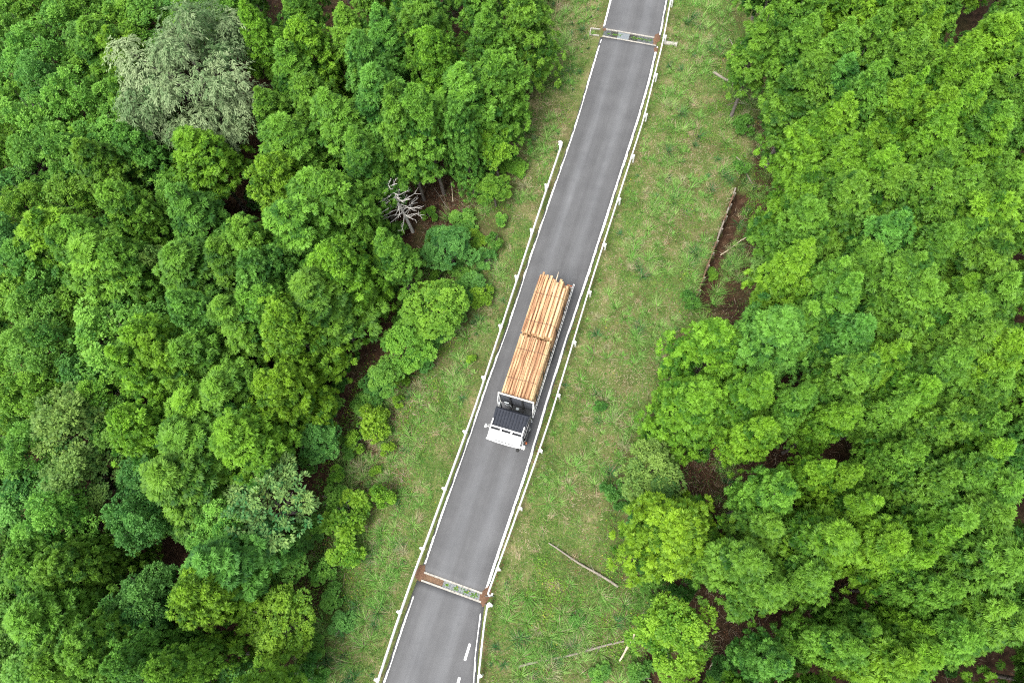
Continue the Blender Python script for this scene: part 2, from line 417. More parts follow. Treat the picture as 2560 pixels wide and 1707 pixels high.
def dash(p0, p1, label):
    a, b = at(*p0), at(*p1); d = b - a; L = np.linalg.norm(d); d /= L; s = np.array([-d[1], d[0], 0]) * .075
    k = 14; V = []; Q = []
    for i in range(k + 1):
        c = a + d * L * i / k; w = 1 + .12 * (random.random() - .5)
        for q in (-1, 1):
            p = c + s * q * w; V.append((p[0], p[1], float(road_z(p[0], p[1])) + .006))
        if i: Q.append((2 * i - 2, 2 * i, 2 * i + 1, 2 * i - 1))
    tag(link('lane_dash', mesh_np('lane_dash', V, Q, M['paint'])), label, 'road marking', 'dashed lane line')
dash((1175, 1608), (1162, 1650), 'short white dash painted near the lower drain')
dash((1149, 1692), (1140, 1725), 'second white dash from the lower drain')

# ------------------------------------------------------------------ cross drains
def drain(D, name, label, panels):
    """panels: list of (t0, t1, kind) along the drain"""
    u0, u1, l0, l1 = [np.array(D[k]) for k in ('u0', 'u1', 'l0', 'l1')]
    c0 = (u0 + l0) / 2; c1 = (u1 + l1) / 2; ax = c1 - c0; L = np.linalg.norm(ax[:2]); ax /= L
    nr = np.array([-ax[1], ax[0], 0]); w = abs((u0 - l0) @ nr)
    root = empty(name, (c0[0], c0[1], 0), math.atan2(ax[1], ax[0])); tag(root, label, 'drain', 'cross drains of the road')
    kerb_w = .11
    for s in (1, -1):
        b = MB()
        k = 26
        for i in range(k):      # slightly uneven concrete lip
            a0, a1 = L * i / k, L * (i + 1) / k
            b.box(((a0 + a1) / 2, s * (w / 2 - kerb_w / 2 + .004), -.14), (a1 - a0, kerb_w + .012 * random.random(), .36 + .006 * random.random()))
        b.build('kerb', M['concrete'], root)
    MB().box((L / 2, 0, -.36), (L, w, .08)).build('channel_floor', M['concrete'], root)
    iw = w - 2 * kerb_w - .012
    for t0, t1, kind in panels:
        a0, a1 = t0 * L, t1 * L
        if kind == 'plate':
            MB().box(((a0 + a1) / 2, 0, -.004), (a1 - a0 - .012, iw, .016)).build('cover_plate', M['galv'], root)
        elif kind == 'grate':
            b = MB(); nb = 6
            for i in range(nb): b.box(((a0 + a1) / 2, -iw / 2 + iw * (i + .5) / nb, -.03), (a1 - a0 - .02, .016, .06))
            for i in range(9): b.box((a0 + .01 + (a1 - a0 - .02) * i / 8, 0, -.034), (.014, iw, .05))
            b.build('grating', M['galv'] if random.random() < .3 else M['darkgrate'], root)
        else:
            b = MB(); k = 9; m = 5
            v = [(a0 + (a1 - a0) * i / k, -iw / 2 + iw * j / m, -.05 + .05 * random.random()) for i in range(k + 1) for j in range(m + 1)]
            f = [(i * (m + 1) + j, (i + 1) * (m + 1) + j, (i + 1) * (m + 1) + j + 1, i * (m + 1) + j + 1) for i in range(k) for j in range(m)]
            b.add(v, f); b.build('silted_soil', M['soil'], root, smooth=True)
    return root
drain(TD, 'cross_drain', 'cross drain with a steel plate between two gratings near the concrete inlet box', [(.0, .13, 'grate'), (.135, .26, 'grate'), (.265, .48, 'plate'), (.485, .63, 'grate'), (.635, .78, 'grate'), (.785, .93, 'grate'), (.935, 1.0, 'soil')])
drain(BD, 'cross_drain', 'cross drain half filled with brown silt near the curled guardrail ends', [(.0, .34, 'soil'), (.345, .50, 'grate'), (.505, .66, 'grate'), (.665, .82, 'grate'), (.825, .97, 'grate'), (.972, 1.0, 'soil')])
# concrete inlet box at the head of the top drain
def inlet():
    p = ground_at(1487, 82); r = empty('inlet_box', (p[0], p[1], 0.0), -.18); tag(r, 'small open concrete inlet box at the end of the upper drain', 'drain inlet')
    for c, d in (((0, .34, -.18), (.86, .09, .5)), ((0, -.34, -.18), (.86, .09, .5)), ((-.385, 0, -.18), (.09, .59, .5))):
        MB().box(c, d, bev=.012).build('box_wall', M['concrete'], r)
    MB().box((0.03, 0, -.40), (.72, .59, .06)).build('box_floor', M['soil'], r)
inlet()
def culvert():
    a = ground_at(1660, 108); b = ground_at(1692, 113)
    d = b - a; r = empty('outfall_pipe', tuple(a)); tag(r, 'short grey concrete outfall pipe past the guardrail at the upper drain', 'pipe')
    pts = [np.array([0, 0, .05]) + d * t for t in (0, .5, 1)]
    MB().tube(pts, .17, 12).build('barrel', M['concrete'], r, smooth=True)
    e = pts[-1]; u = d / np.linalg.norm(d); MB().tube([e - u * .06, e + u * .03], .21, 12).build('collar', M['concrete'], r, smooth=True)
culvert()
def heap(px, py, rx, ry, rot, label, mat, hgt=.06):
    c = at(px, py); k = 14; V = [(0, 0, hgt)]; Fc = []
    for ring, q in ((1, .55), (2, 1.0)):
        for i in range(k):
            a = 2 * math.pi * i / k; rr = q * (1 + .35 * (random.random() - .5)); x, y = rx * rr * math.cos(a), ry * rr * math.sin(a)
            V.append((x * math.cos(rot) - y * math.sin(rot), x * math.sin(rot) + y * math.cos(rot), hgt * (.8 if ring == 1 else 0) * (.7 + .6 * random.random()) - (.03 if ring == 2 else 0)))
    for i in range(k):
        j = (i + 1) % k; Fc += [(0, 1 + i, 1 + j), (1 + i, 1 + k + i, 1 + k + j), (1 + i, 1 + k + j, 1 + j)]
    b = MB().add(V, Fc); o = b.build('leaf_heap', mat, smooth=True, loc=(c[0], c[1], .015)); tag(o, label, 'leaf litter', 'leaf heaps at the drain ends')
heap(1212, 1490, .32, .62, -.3, 'rusty brown leaf heap at the lower drain by the guardrail gap', M['rustleaf'])
heap(1052, 1432, .34, .5, -.3, 'rusty brown leaf heap on the silted end of the lower drain', M['rustleaf'])
heap(1642, 96, .30, .5, -.3, 'rusty brown leaf heap at the guardrail end of the upper drain', M['rustleaf'])
heap(1640, 124, .2, .3, -.3, 'small leaf heap below the upper drain beside the white marker stud', M['rustleaf'])
heap(1512, 74, .2, .16, 0, 'small leaf heap at the inlet box corner of the upper drain', M['rustleaf'], .04)
s_ = at(1643, 121); tag(MB().tube([(0, 0, 0), (0, 0, .12), (0, 0, .15)], [.06, .06, .03], 10).build('marker_stud', M['white'], smooth=True, loc=(s_[0], s_[1], 0.0)), 'small round white marker stud at the upper drain', 'road stud')

# ------------------------------------------------------------------ guardrails
LR = [(1404, 360), (1360, 490), (1311, 640), (1246, 839), (1183, 1030), (1066, 1350), (1037, 1425), (991, 1557), (942, 1707), (890, 1870)]
RR1 = [(1712, -170), (1678, 0), (1656, 115), (1639, 182), (1609.5, 300), (1480, 703), (1425, 885), (1375.6, 1048), (1339, 1155), (1270, 1350), (1241.6, 1427), (1221, 1484)]
RR2 = [(1220, 1512), (1212, 1555), (1196, 1707), (1182, 1850)]
def resample(P, step):
    s = np.concatenate([[0], np.cumsum(np.linalg.norm(np.diff(P, axis=0), axis=1))]); t = np.arange(0, s[-1] + 1e-6, step)
    return np.stack([np.interp(t, s, P[:, i]) for i in range(P.shape[1])], 1)
WPROF = [(-.000, .175), (.030, .160), (.075, .120), (.080, .085), (.030, .030), (.015, 0), (.030, -.030), (.080, -.085), (.075, -.120), (.030, -.160), (-.000, -.175)]
def guardrail(px, side, label, curl0, curl1, post_px=None):
    """side: +1 when the posts stand on +x of the beam"""
    zt = .62
    P = np.array([at(x, y, zt)[:2] for x, y in px]); R = resample(P, .5)
    for i in range(2): R[1:-1] = (R[:-2] + R[1:-1] * 2 + R[2:]) / 4
    root = empty('guardrail', (R[0, 0], R[0, 1], 0)); tag(root, label, 'guardrail', 'white guardrails along the road'); o0 = np.array([R[0, 0], R[0, 1], 0])
    def strip(pts, name):
        V = []; Fc = []; m = len(WPROF)
        for i, p in enumerate(pts):
            t = pts[min(i + 1, len(pts) - 1)] - pts[max(i - 1, 0)]; t /= np.linalg.norm(t); nn = np.array([-t[1], t[0]])
            if (nn[0] > 0) == (side > 0): nn = -nn            # profile bulges to the road
            for (a, z) in WPROF: V.append((p[0] + nn[0] * a - o0[0], p[1] + nn[1] * a - o0[1], zt + z))
            for (a, z) in WPROF[::-1]: V.append((p[0] + nn[0] * (a - .012) - o0[0], p[1] + nn[1] * (a - .012) - o0[1], zt + z))
        mm = 2 * m
        for i in range(len(pts) - 1):
            for k in range(mm): Fc.append((i * mm + k, i * mm + (k + 1) % mm, (i + 1) * mm + (k + 1) % mm, (i + 1) * mm + k))
        Fc += [tuple(range(mm)), tuple((len(pts) - 1) * mm + k for k in range(mm))]
        MB().add(V, Fc).build(name, M['white'], root, smooth=True)
    k = 8
    for a in range(0, len(R) - 1, k):
        seg = R[a:a + k + 1]
        if len(seg) >= 2: strip(seg, 'beam')
        if a: 
            t = R[a] - R[a - 1]; t /= np.linalg.norm(t); nn = np.array([-t[1], t[0]])
            if (nn[0] > 0) == (side > 0): nn = -nn
            for dz in (.085, -.085): MB().tube([(R[a, 0] - o0[0] + nn[0] * .07, R[a, 1] - o0[1] + nn[1] * .07, zt + dz), (R[a, 0] - o0[0] + nn[0] * .11, R[a, 1] - o0[1] + nn[1] * .11, zt + dz)], .018, 6).build('bolt', M['white'], root)
    for end, on in ((0, curl0), (-1, curl1)):
        if not on: continue
        p = R[end]; t = (R[0] - R[1]) if end == 0 else (R[-1] - R[-2]); t /= np.linalg.norm(t)
        nn = np.array([-t[1], t[0]])
        if (nn[0] > 0) != (side > 0): nn = -nn                # curls away from the road
        rad = .13; arc = [p - t * .02] + [p + t * rad * math.sin(q) + nn * rad * (1 - math.cos(q)) for q in np.linspace(.15, 3.6, 12)]
        strip(np.array(arc), 'end_sleeve')
    # posts each 4 m behind the beam
    Q = resample(P, 4.0) if post_px is None else np.array([at(x, y, zt)[:2] for x, y in post_px])
    for q in Q:
        i = np.argmin(np.linalg.norm(R - q, axis=1)); t = R[min(i + 1, len(R) - 1)] - R[max(i - 1, 0)]; t /= np.linalg.norm(t); nn = np.array([-t[1], t[0]])
        if (nn[0] > 0) != (side > 0): nn = -nn
        c = R[i] + nn * .14 if post_px is None else R[i] + nn * .14
        gz = float(gheight(c[0], c[1])) - .15
        x, y = c[0] - o0[0], c[1] - o0[1]
        po = MB().tube([(x, y, gz), (x, y, .80)], .07, 12).build('post', M['white'], root, smooth=True)
        MB().tube([(x, y, .801), (x, y, .825), (x, y, .835)], [.076, .07, .03], 12).build('cap', M['white'], po, smooth=True)
        bx = MB(); ang = math.atan2(t[1], t[0])
        bx.box((x - nn[0] * .085, y - nn[1] * .085, zt), (.22, .09, .26), Matrix.Rotation(ang, 3, 'Z')); bx.build('bracket', M['white'], root)
guardrail(LR, -1, 'long white guardrail with posts towards the dead tree and yellow shrubs', True, False)
guardrail(RR1, 1, 'long white guardrail between the log truck and the wide grass bank', False, True)
guardrail(RR2, 1, 'short white guardrail starting at the culvert gap beside the dashed line', True, False)
c_ = ground_at(1224, 1500)
tag(MB().box((0, 0, -.32), (.50, .46, .06)).box((0, .25, -.12), (.56, .05, .42)).box((0, -.25, -.12), (.56, .05, .42)).build('outfall_pit', M['darkgrate'], loc=(c_[0], c_[1], c_[2] + .10)), 'dark outfall pit in the gap between two curled guardrail ends', 'drain outlet')

# ------------------------------------------------------------------ log truck (local x: towards the grass bank, y: towards the tail, origin under the headboard)
M['navy'] = plain('dark_navy_paint', (.022, .025, .034), .28, scale=4, var=.2)
M['black'] = plain('black_rubber', (.018, .018, .018), .8, scale=20, var=.3)
M['frame'] = plain('black_chassis', (.03, .03, .032), .6, scale=8, var=.3)
M['glass'] = plain('tinted_glass', (.02, .025, .03), .06, scale=3, var=.1, spec=.8)
M['chrome'] = plain('chrome', (.75, .76, .78), .18, metal=1.0, var=.05)
M['rim'] = plain('steel_rim', (.45, .45, .45), .4, metal=.7, var=.15)
M['visor'] = plain('off_white_panel', (.40, .41, .41), .4, scale=3, var=.08)
M['cream'] = plain('dusty_white_bar', (.55, .53, .48), .5, scale=9, var=.1)
M['orange'] = plain('orange_lens', (.75, .16, .03), .25, var=.1)
M['deck'] = plain('deck_boards', (.20, .15, .10), .85, scale=7, var=.3, bump=.3)
M['slat'] = plain('slate_slat', (.05, .055, .065), .55, scale=8, var=.25)
T = empty('log_truck', (-2.843, 11.626, .03), math.radians(-16.16))
tag(T, 'flatbed log truck with dark cab and white visor, loaded with peeled logs', 'truck')
def tb(name, mat, parent=T, smooth=False, **kw): pass
for s in (-1, 1):
    MB().box((s * .42, 3.4, .88), (.09, 12.1, .24)).build('chassis_rail', M['frame'], T)
    # white side rail of the bed with open slots
    b = MB(); y0, y1 = -.5, 9.7
    b.box((s * 1.235, (y0 + y1) / 2, 1.15), (.030, y1 - y0, .075), bev=.008).box((s * 1.15, (y0 + y1) / 2, 1.15), (.028, y1 - y0, .075), bev=.008)
    for i in range(24): b.box((s * 1.193, y0 + .03 + (y1 - y0 - .06) * i / 23, 1.147), (.055, .05, .06))
    b.build('bed_rail', M['white'], T)
    for i in range(6):
        y = .75 + 1.62 * i
        MB().box((s * 1.113, y, 1.85), (.045, .075, 1.38), bev=.008).build('stake', M['frame'], T)
    b = MB()
    for z in (.62, .82): b.box((s * 1.17, 2.3, z), (.035, 2.3, .09), bev=.01)
    b.build('side_guard', M['white'], T)
    b = MB()
    b.box((s * 1.1, 7.9, .72), (.035, 2.2, .09), bev=.01).box((s * 1.1, 7.9, .9), (.035, 2.2, .09), bev=.01)
    b.build('side_guard', M['white'], T)
for i in range(10):
    MB().box((-.99 + i * .22, 4.75, 1.045), (.212, 9.3, .05)).build('deck_board', M['deck'], T)
b = MB()
for i in range(12): b.box((0, .3 + i * .82, .985), (2.26, .09, .06))
b.build('cross_member', M['frame'], T)
def wheel(x, y, dual=False):
    r = .5; w = .29
    prof = [(r * .56, w / 2), (r * .62, w / 2), (r * .93, w / 2), (r * .99, w / 2 - .03), (r, w / 2 - .07), (r, -w / 2 + .07), (r * .99, -w / 2 + .03), (r * .93, -w / 2), (r * .62, -w / 2), (r * .56, -w / 2)]
    def lathe(prof, cx, seg=28):
        V = [(cx + a, y + q * math.cos(2 * math.pi * k / seg), .52 + q * math.sin(2 * math.pi * k / seg)) for k in range(seg) for q, a in prof]
        m = len(prof); Fc = [(k * m + i, k * m + i + 1, ((k + 1) % seg) * m + i + 1, ((k + 1) % seg) * m + i) for k in range(seg) for i in range(m - 1)]
        return MB().add(V, Fc)
    wb = MB().tube([(x - .1, y, .52), (x + .1, y, .52)], .09, 12).build('wheel', M['frame'], T, smooth=True)
    lathe(prof, x).build('tyre', M['black'], wb, smooth=True)
    sx = 1 if x > 0 else -1
    lathe([(.0, sx * .06), (.12, sx * .06), (.14, sx * .02), (.25, -sx * .02), (.28, sx * .12), (.285, -sx * .12)], x, 24).build('rim', M['rim'], wb, smooth=True)
for s in (-1, 1):
    wheel(s * 1.05, -1.55)
    for y in (4.2, 5.55): wheel(s * 1.07, y); wheel(s * .76, y)
    for y in (4.2, 5.55):
        pts = [(.58 * math.cos(a), .58 * math.sin(a)) for a in np.linspace(.25, math.pi - .25, 12)]; pin = [(p[0] * .96, p[1] * .96) for p in pts[::-1]]
        MB().prism([(y + a, .52 + c) for a, c in pts + pin], 'x', s * .62, s * 1.27).build('mudguard', M['frame'], T, smooth=True)
for y in (-1.55, 4.2, 5.55): MB().tube([(-.95, y, .52), (.95, y, .52)], .08, 8).build('axle', M['frame'], T)
MB().box((.85, 2.2, .68), (.5, 1.2, .5), bev=.06).build('fuel_tank', M['chrome'], T)
MB().box((-.85, 2.0, .68), (.5, .8, .45), bev=.04).build('battery_box', M['frame'], T)
MB().box((0, 9.55, .72), (2.3, .12, .16), bev=.02).build('rear_bumper', M['white'], T)
for s in (-1, 1): MB().box((s * .9, 9.6, .92), (.4, .05, .12), bev=.01).build('tail_lamp', M['orange'], T)
# headboard
HB = MB().box((0, -.02, 3.32), (2.46, .10, .10), bev=.012).build('headboard_top_bar', M['cream'], T)
for s in (-1, 1):
    MB().box((s * 1.19, -.03, 2.17), (.075, .10, 2.2), bev=.012).build('headboard_post', M['white'], T)
    MB().tube([(s * 1.19, -.1, 3.15), (s * 1.22, -.34, 2.5), (s * 1.2, -.45, 1.35)], .035, 8).build('headboard_brace', M['white'], T, smooth=True)
for i in range(9): MB().box((0, -.01, 1.24 + .232 * i), (2.29, .035, .19), bev=.012).build('headboard_slat', M['slat'], T)
for x in (-.42, .42): MB().box((x, -.075, 2.17), (.11, .09, 2.15), bev=.01).build('headboard_stiffener', M['frame'], T)
MB().box((.12, -.36, 1.72), (.24, .2, .22), bev=.03).build('air_filter_box', M['galv'], T)
MB().tube([(-1.02, -.42, 1.2), (-1.02, -.42, 2.35), (-1.05, -.5, 2.6)], .065, 10).build('intake_pipe', M['galv'], T, smooth=True)
MB().tube([(-.75, -.3, 2.0), (-.55, -.36, 1.96), (-.42, -.28, 1.9), (-.3, -.34, 1.86)], .028, 8).build('air_hose', M['galv'], T, smooth=True)
MB().tube([(-.8, -.22, 2.12), (-.5, -.22, 2.12)], .05, 8).build('air_tank', M['galv'], T, smooth=True)
# cab: side profile (y, z) with a sloping screen, front at -y
CABP = [(-.72, .62), (-.72, 2.52), (-.82, 2.62), (-2.05, 2.64), (-2.18, 2.55), (-2.36, 1.72), (-2.40, 1.5), (-2.42, .62)]
def cab_shell():
    secs = [(-1.17, 0.93), (-1.21, .985), (-1.21, 1), (1.21, 1), (1.21, .985), (1.17, .93)]
    b = MB(); m = len(CABP); V = []
    for x, k in secs:
        for (y, z) in CABP:
            ins = .05 * max(0, (z - 1.6)) ; xx = x - math.copysign(ins, x)
            V.append((xx, -1.75 + (y + 1.75) * (k if abs(x) > 1.2 or k < .95 else k), 1.5 + (z - 1.5) * (1 if k > .95 else .985)))
    Fc = []
    for i in range(len(secs) - 1):
        for j in range(m): Fc.append((i * m + j, i * m + (j + 1) % m, (i + 1) * m + (j + 1) % m, (i + 1) * m + j))
    Fc += [tuple(range(m)), tuple((len(secs) - 1) * m + j for j in range(m))]
    return b.add(V, Fc)
cab_shell().build('cab', M['navy'], T, smooth=True)
rf = MB().box((0, -1.46, 2.655), (2.2, 1.24, .05), bev=.022).build('roof_panel', M['navy'], T, smooth=True)
for i in range(11): MB().tube([(-1.0 + i * .2, -.92, 2.668), (-1.0 + i * .2, -.98, 2.688), (-1.0 + i * .2, -1.94, 2.688), (-1.0 + i * .2, -2.0, 2.668)], .042, 8).build('roof_rib', M['navy'], rf, smooth=True)
ws = MB(); ws.add([(-1.02, -2.215, 2.50), (1.02, -2.215, 2.50), (1.07, -2.38, 1.76), (-1.07, -2.38, 1.76), (-1.02, -2.17, 2.49), (1.02, -2.17, 2.49), (1.07, -2.33, 1.75), (-1.07, -2.33, 1.75)], [(0, 1, 2, 3), (4, 7, 6, 5), (0, 4, 5, 1), (3, 2, 6, 7), (0, 3, 7, 4), (1, 5, 6, 2)])
ws.build('windscreen', M['glass'], T)
MB().box((0, -2.43, 1.18), (2.2, .05, .5), bev=.02).build('grille', M['slat'], T)
MB().box((0, -2.44, .62), (2.42, .14, .34), bev=.05).build('front_bumper', M['frame'], T)
for s in (-1, 1): MB().box((s * .88, -2.52, .66), (.4, .05, .2), bev=.02).build('headlight', M['chrome'], T)
for s in (-1, 1):
    x = s * 1.215
    d = MB().box((x, -1.75, 1.2), (.03, 1.25, 1.05), bev=.012).build('door', M['navy'], T)
    MB().box((s * 1.175, -1.68, 2.02), (.03, .95, .52), Matrix.Rotation(-s * .05, 3, 'Y'), bev=.01).build('window', M['glass'], d)
    MB().tube([(s * 1.24, -1.28, 1.32), (s * 1.28, -1.28, 1.32), (s * 1.28, -1.46, 1.32), (s * 1.24, -1.46, 1.32)], .014, 6).build('handle', M['chrome'], d)
    MB().box((s * 1.22, -1.7, .52), (.16, .7, .06), bev=.01).build('step', M['frame'], T)
    for z, y in ((1.75, -.80), (1.55, -.80)): MB().box((s * 1.235, y - .95 * 0, z), (.06, .1, .05), bev=.01).build('hinge', M['chrome'], T)
    MB().tube([(s * 1.21, -.85, 1.4), (s * 1.28, -.85, 1.4), (s * 1.28, -.85, 2.2), (s * 1.16, -.85, 2.3)], .018, 6).build('grab_rail', M['chrome'], T, smooth=True)
MB().box((1.30, -2.28, 1.20), (.10, .15, .11), bev=.025).build('side_marker', M['orange'], T)
MB().box((-1.30, -2.28, 1.20), (.10, .15, .11), bev=.025).build('side_marker', M['orange'], T)
# white visor of three panels, its frame and end uprights
sl = math.atan2(.22, .66)
vf = MB(); 
vf.tube([(-1.06, -1.62, 2.83), (-1.06, -2.02, 2.86), (-1.03, -2.1, 2.86), (1.03, -2.1, 2.86), (1.06, -2.02, 2.86), (1.06, -1.62, 2.83)], .045, 8)
for x in (-.36, .36): vf.box((x, -2.2, 2.80), (.10, .24, .045), Matrix.Rotation(.25, 3, 'X'))
for x in (-1.06, 1.06): vf.box((x, -2.2, 2.80), (.06, .24, .045), Matrix.Rotation(.25, 3, 'X')); vf.tube([(x, -1.62, 2.83), (x, -1.6, 2.64)], .03, 8)
vf.build('visor_frame', M['white'], T, smooth=True)
for i, x in enumerate((-.747, 0, .747)):
    vp = MB().box((x, -2.58, 2.66), (.735, .64, .04), Matrix.Rotation(sl, 3, 'X'), bev=.012).build('visor_panel', M['visor'], T)
    MB().box((x, -2.575, 2.686), (.64, .02, .012), Matrix.Rotation(sl, 3, 'X')).build('visor_crease', M['cream'], vp)
MB().tube([(-1.15, -2.93, 2.53), (-.4, -2.97, 2.52), (.4, -2.97, 2.52), (1.15, -2.93, 2.53)], .06, 8).build('visor_lip', M['white'], T, smooth=True)
# mirrors on arms
def mirror(pts, head, size, rot, mat='white', lens=True):
    a = MB().tube(pts, .022, 6).build('mirror_arm', M['white'], T, smooth=True)
    V = []; k = 12
    b = MB().tube([(head[0] - size[0] * .5, head[1], head[2]), (head[0] - size[0] * .35, head[1], head[2]), (head[0] + size[0] * .35, head[1], head[2]), (head[0] + size[0] * .5, head[1], head[2])], [size[1] * .55, size[1], size[1], size[1] * .55], k)
    h = b.build('mirror_head', M[mat], a, smooth=True)
    if lens: MB().box((head[0], head[1] + size[1] * .86, head[2]), (size[0] * .8, .03, size[1] * 1.1)).build('mirror_glass', M['glass'], h)
mirror([(-1.15, -2.15, 2.3), (-1.34, -2.12, 2.3), (-1.48, -2.08, 2.2)], (-1.5, -2.06, 2.02), (.17, .15), 0)
mirror([(-1.15, -1.85, 1.9), (-1.32, -1.92, 1.9), (-1.42, -1.95, 1.85)], (-1.42, -1.95, 1.8), (.10, .09), 0)
mirror([(1.1, -2.25, 2.35), (1.16, -2.6, 2.3), (1.26, -2.75, 2.1)], (1.28, -2.74, 2.0), (.26, .16), 0)
mirror([(1.2, -2.3, 1.8), (1.13, -2.7, 1.95), (1.0, -2.95, 1.98)], (.97, -2.99, 1.92), (.20, .14), 0, 'black', False)
MB().tube([(1.05, -2.75, 2.3), (1.15, -2.8, 2.1), (.97, -2.95, 1.95)], .022, 6).build('mirror_arm', M['white'], T, smooth=True)

# ------------------------------------------------------------------ the load: peeled logs in two stacks
def log_mat():
    m, nt, o = new_mat('peeled_log'); p = N(nt, 'ShaderNodeBsdfPrincipled'); oi = N(nt, 'ShaderNodeObjectInfo')
    tc = N(nt, 'ShaderNodeTexCoord'); mp = N(nt, 'ShaderNodeMapping'); mp.inputs['Scale'].default_value = (1.5, 3.0, 1.5)
    ad = N(nt, 'ShaderNodeVectorMath', operation='ADD'); cb = N(nt, 'ShaderNodeCombineXYZ')
    ml = N(nt, 'ShaderNodeMath', operation='MULTIPLY'); ml.inputs[1].default_value = 57; nt.links.new(oi.outputs['Random'], ml.inputs[0])
    for i in range(3): nt.links.new(ml.outputs[0], cb.inputs[i])
    nt.links.new(tc.outputs['Object'], mp.inputs[0]); nt.links.new(mp.outputs[0], ad.inputs[0]); nt.links.new(cb.outputs[0], ad.inputs[1])
    nz = noise(nt, 1.0, 5, .65, ad.outputs[0]); n2 = noise(nt, 26, 4, .6)
    sh = N(nt, 'ShaderNodeMath', operation='MULTIPLY_ADD'); sh.inputs[1].default_value = .26; nt.links.new(oi.outputs['Random'], sh.inputs[0])
    s2 = N(nt, 'ShaderNodeMath', operation='MULTIPLY_ADD'); nt.links.new(nz.outputs['Fac'], s2.inputs[0]); s2.inputs[1].default_value = 1.6; s2.inputs[2].default_value = -.43; nt.links.new(s2.outputs[0], sh.inputs[2])
    r = ramp(nt, [(.24, (.20, .095, .05)), (.40, (.38, .21, .115)), (.52, (.50, .30, .165)), (.63, (.58, .40, .21)), (.74, (.70, .56, .32))], sh.outputs[0])
    f = ramp(nt, [(.3, (.8, .8, .8)), (.7, (1.12, 1.12, 1.12))], n2.outputs['Fac']); mx = N(nt, 'ShaderNodeMix', data_type='RGBA', blend_type='MULTIPLY'); mx.inputs[0].default_value = 1
    nt.links.new(r.outputs[0], mx.inputs[6]); nt.links.new(f.outputs[0], mx.inputs[7]); nt.links.new(mx.outputs[2], p.inputs['Base Color'])
    p.inputs['Roughness'].default_value = .8; p.inputs['Specular IOR Level'].default_value = .2
    nt.links.new(p.outputs[0], o.inputs[0]); return m
M['log'] = log_mat(); M['endgrain'] = plain('log_end_grain', (.62, .42, .22), .9, scale=14, var=.25)
def log_mesh(seed):
    r = random.Random(seed); k = 12; ns = 9; V = []; Q = []
    bx, bz = r.uniform(-.012, .012), r.uniform(-.008, .008)
    lump = [1 + r.uniform(-.05, .05) for _ in range(k)]
    for i in range(ns + 1):
        t = i / ns; c = (bx * math.sin(math.pi * t) , bz * math.sin(math.pi * t))
        taper = 1.0 - .10 * t
        for q in range(k):
            a = 2 * math.pi * q / k; rr = taper * lump[q] * (1 + r.uniform(-.015, .015))
            V.append((c[0] * 10 + rr * math.cos(a), t - .5, c[1] * 10 + rr * math.sin(a)))
    me = bpy.data.meshes.new('log'); Fc = [(i * k + q, i * k + (q + 1) % k, (i + 1) * k + (q + 1) % k, (i + 1) * k + q) for i in range(ns) for q in range(k)]
    nside = len(Fc); Fc += [tuple(range(k)), tuple(ns * k + q for q in range(k - 1, -1, -1))]
    me.from_pydata(V, [], Fc); me.materials.append(M['log']); me.materials.append(M['endgrain'])
    bm = bmesh.new(); bm.from_mesh(me); bmesh.ops.recalc_face_normals(bm, faces=bm.faces); bm.to_mesh(me); bm.free()
    for i, p in enumerate(me.polygons): p.use_smooth = i < nside; p.material_index = 0 if i < nside else 1
    return me
LOGM = [log_mesh(s) for s in range(12)]
TM = T.matrix_basis.copy()
TMn = Matrix.Translation(T.location) @ T.rotation_euler.to_matrix().to_4x4()
def pack(seed, zmax):
    r = random.Random(seed); cs = []
    x0, x1, zf = -1.085, 1.085, 1.072
    for _ in range(400):
        R = r.uniform(.082, .128) if r.random() < .8 else r.uniform(.065, .085); best = None
        for xx in np.linspace(x0 + R, x1 - R, 90):
            z = zf + R
            for (cx, cz, cr) in cs:
                dd = (R + cr) ** 2 - (xx - cx) ** 2
                if dd > 0: z = max(z, cz + math.sqrt(dd))
            zz = z + .10 * (abs(xx) / 1.1) ** 3          # a slightly domed top
            if best is None or zz < best[0] - 1e-4: best = (zz, xx, z)
        if best[2] + R > zmax: 
            if best[0] > zmax: break
            continue
        cs.append((best[1], best[2], R))
    return cs
STACKS = []
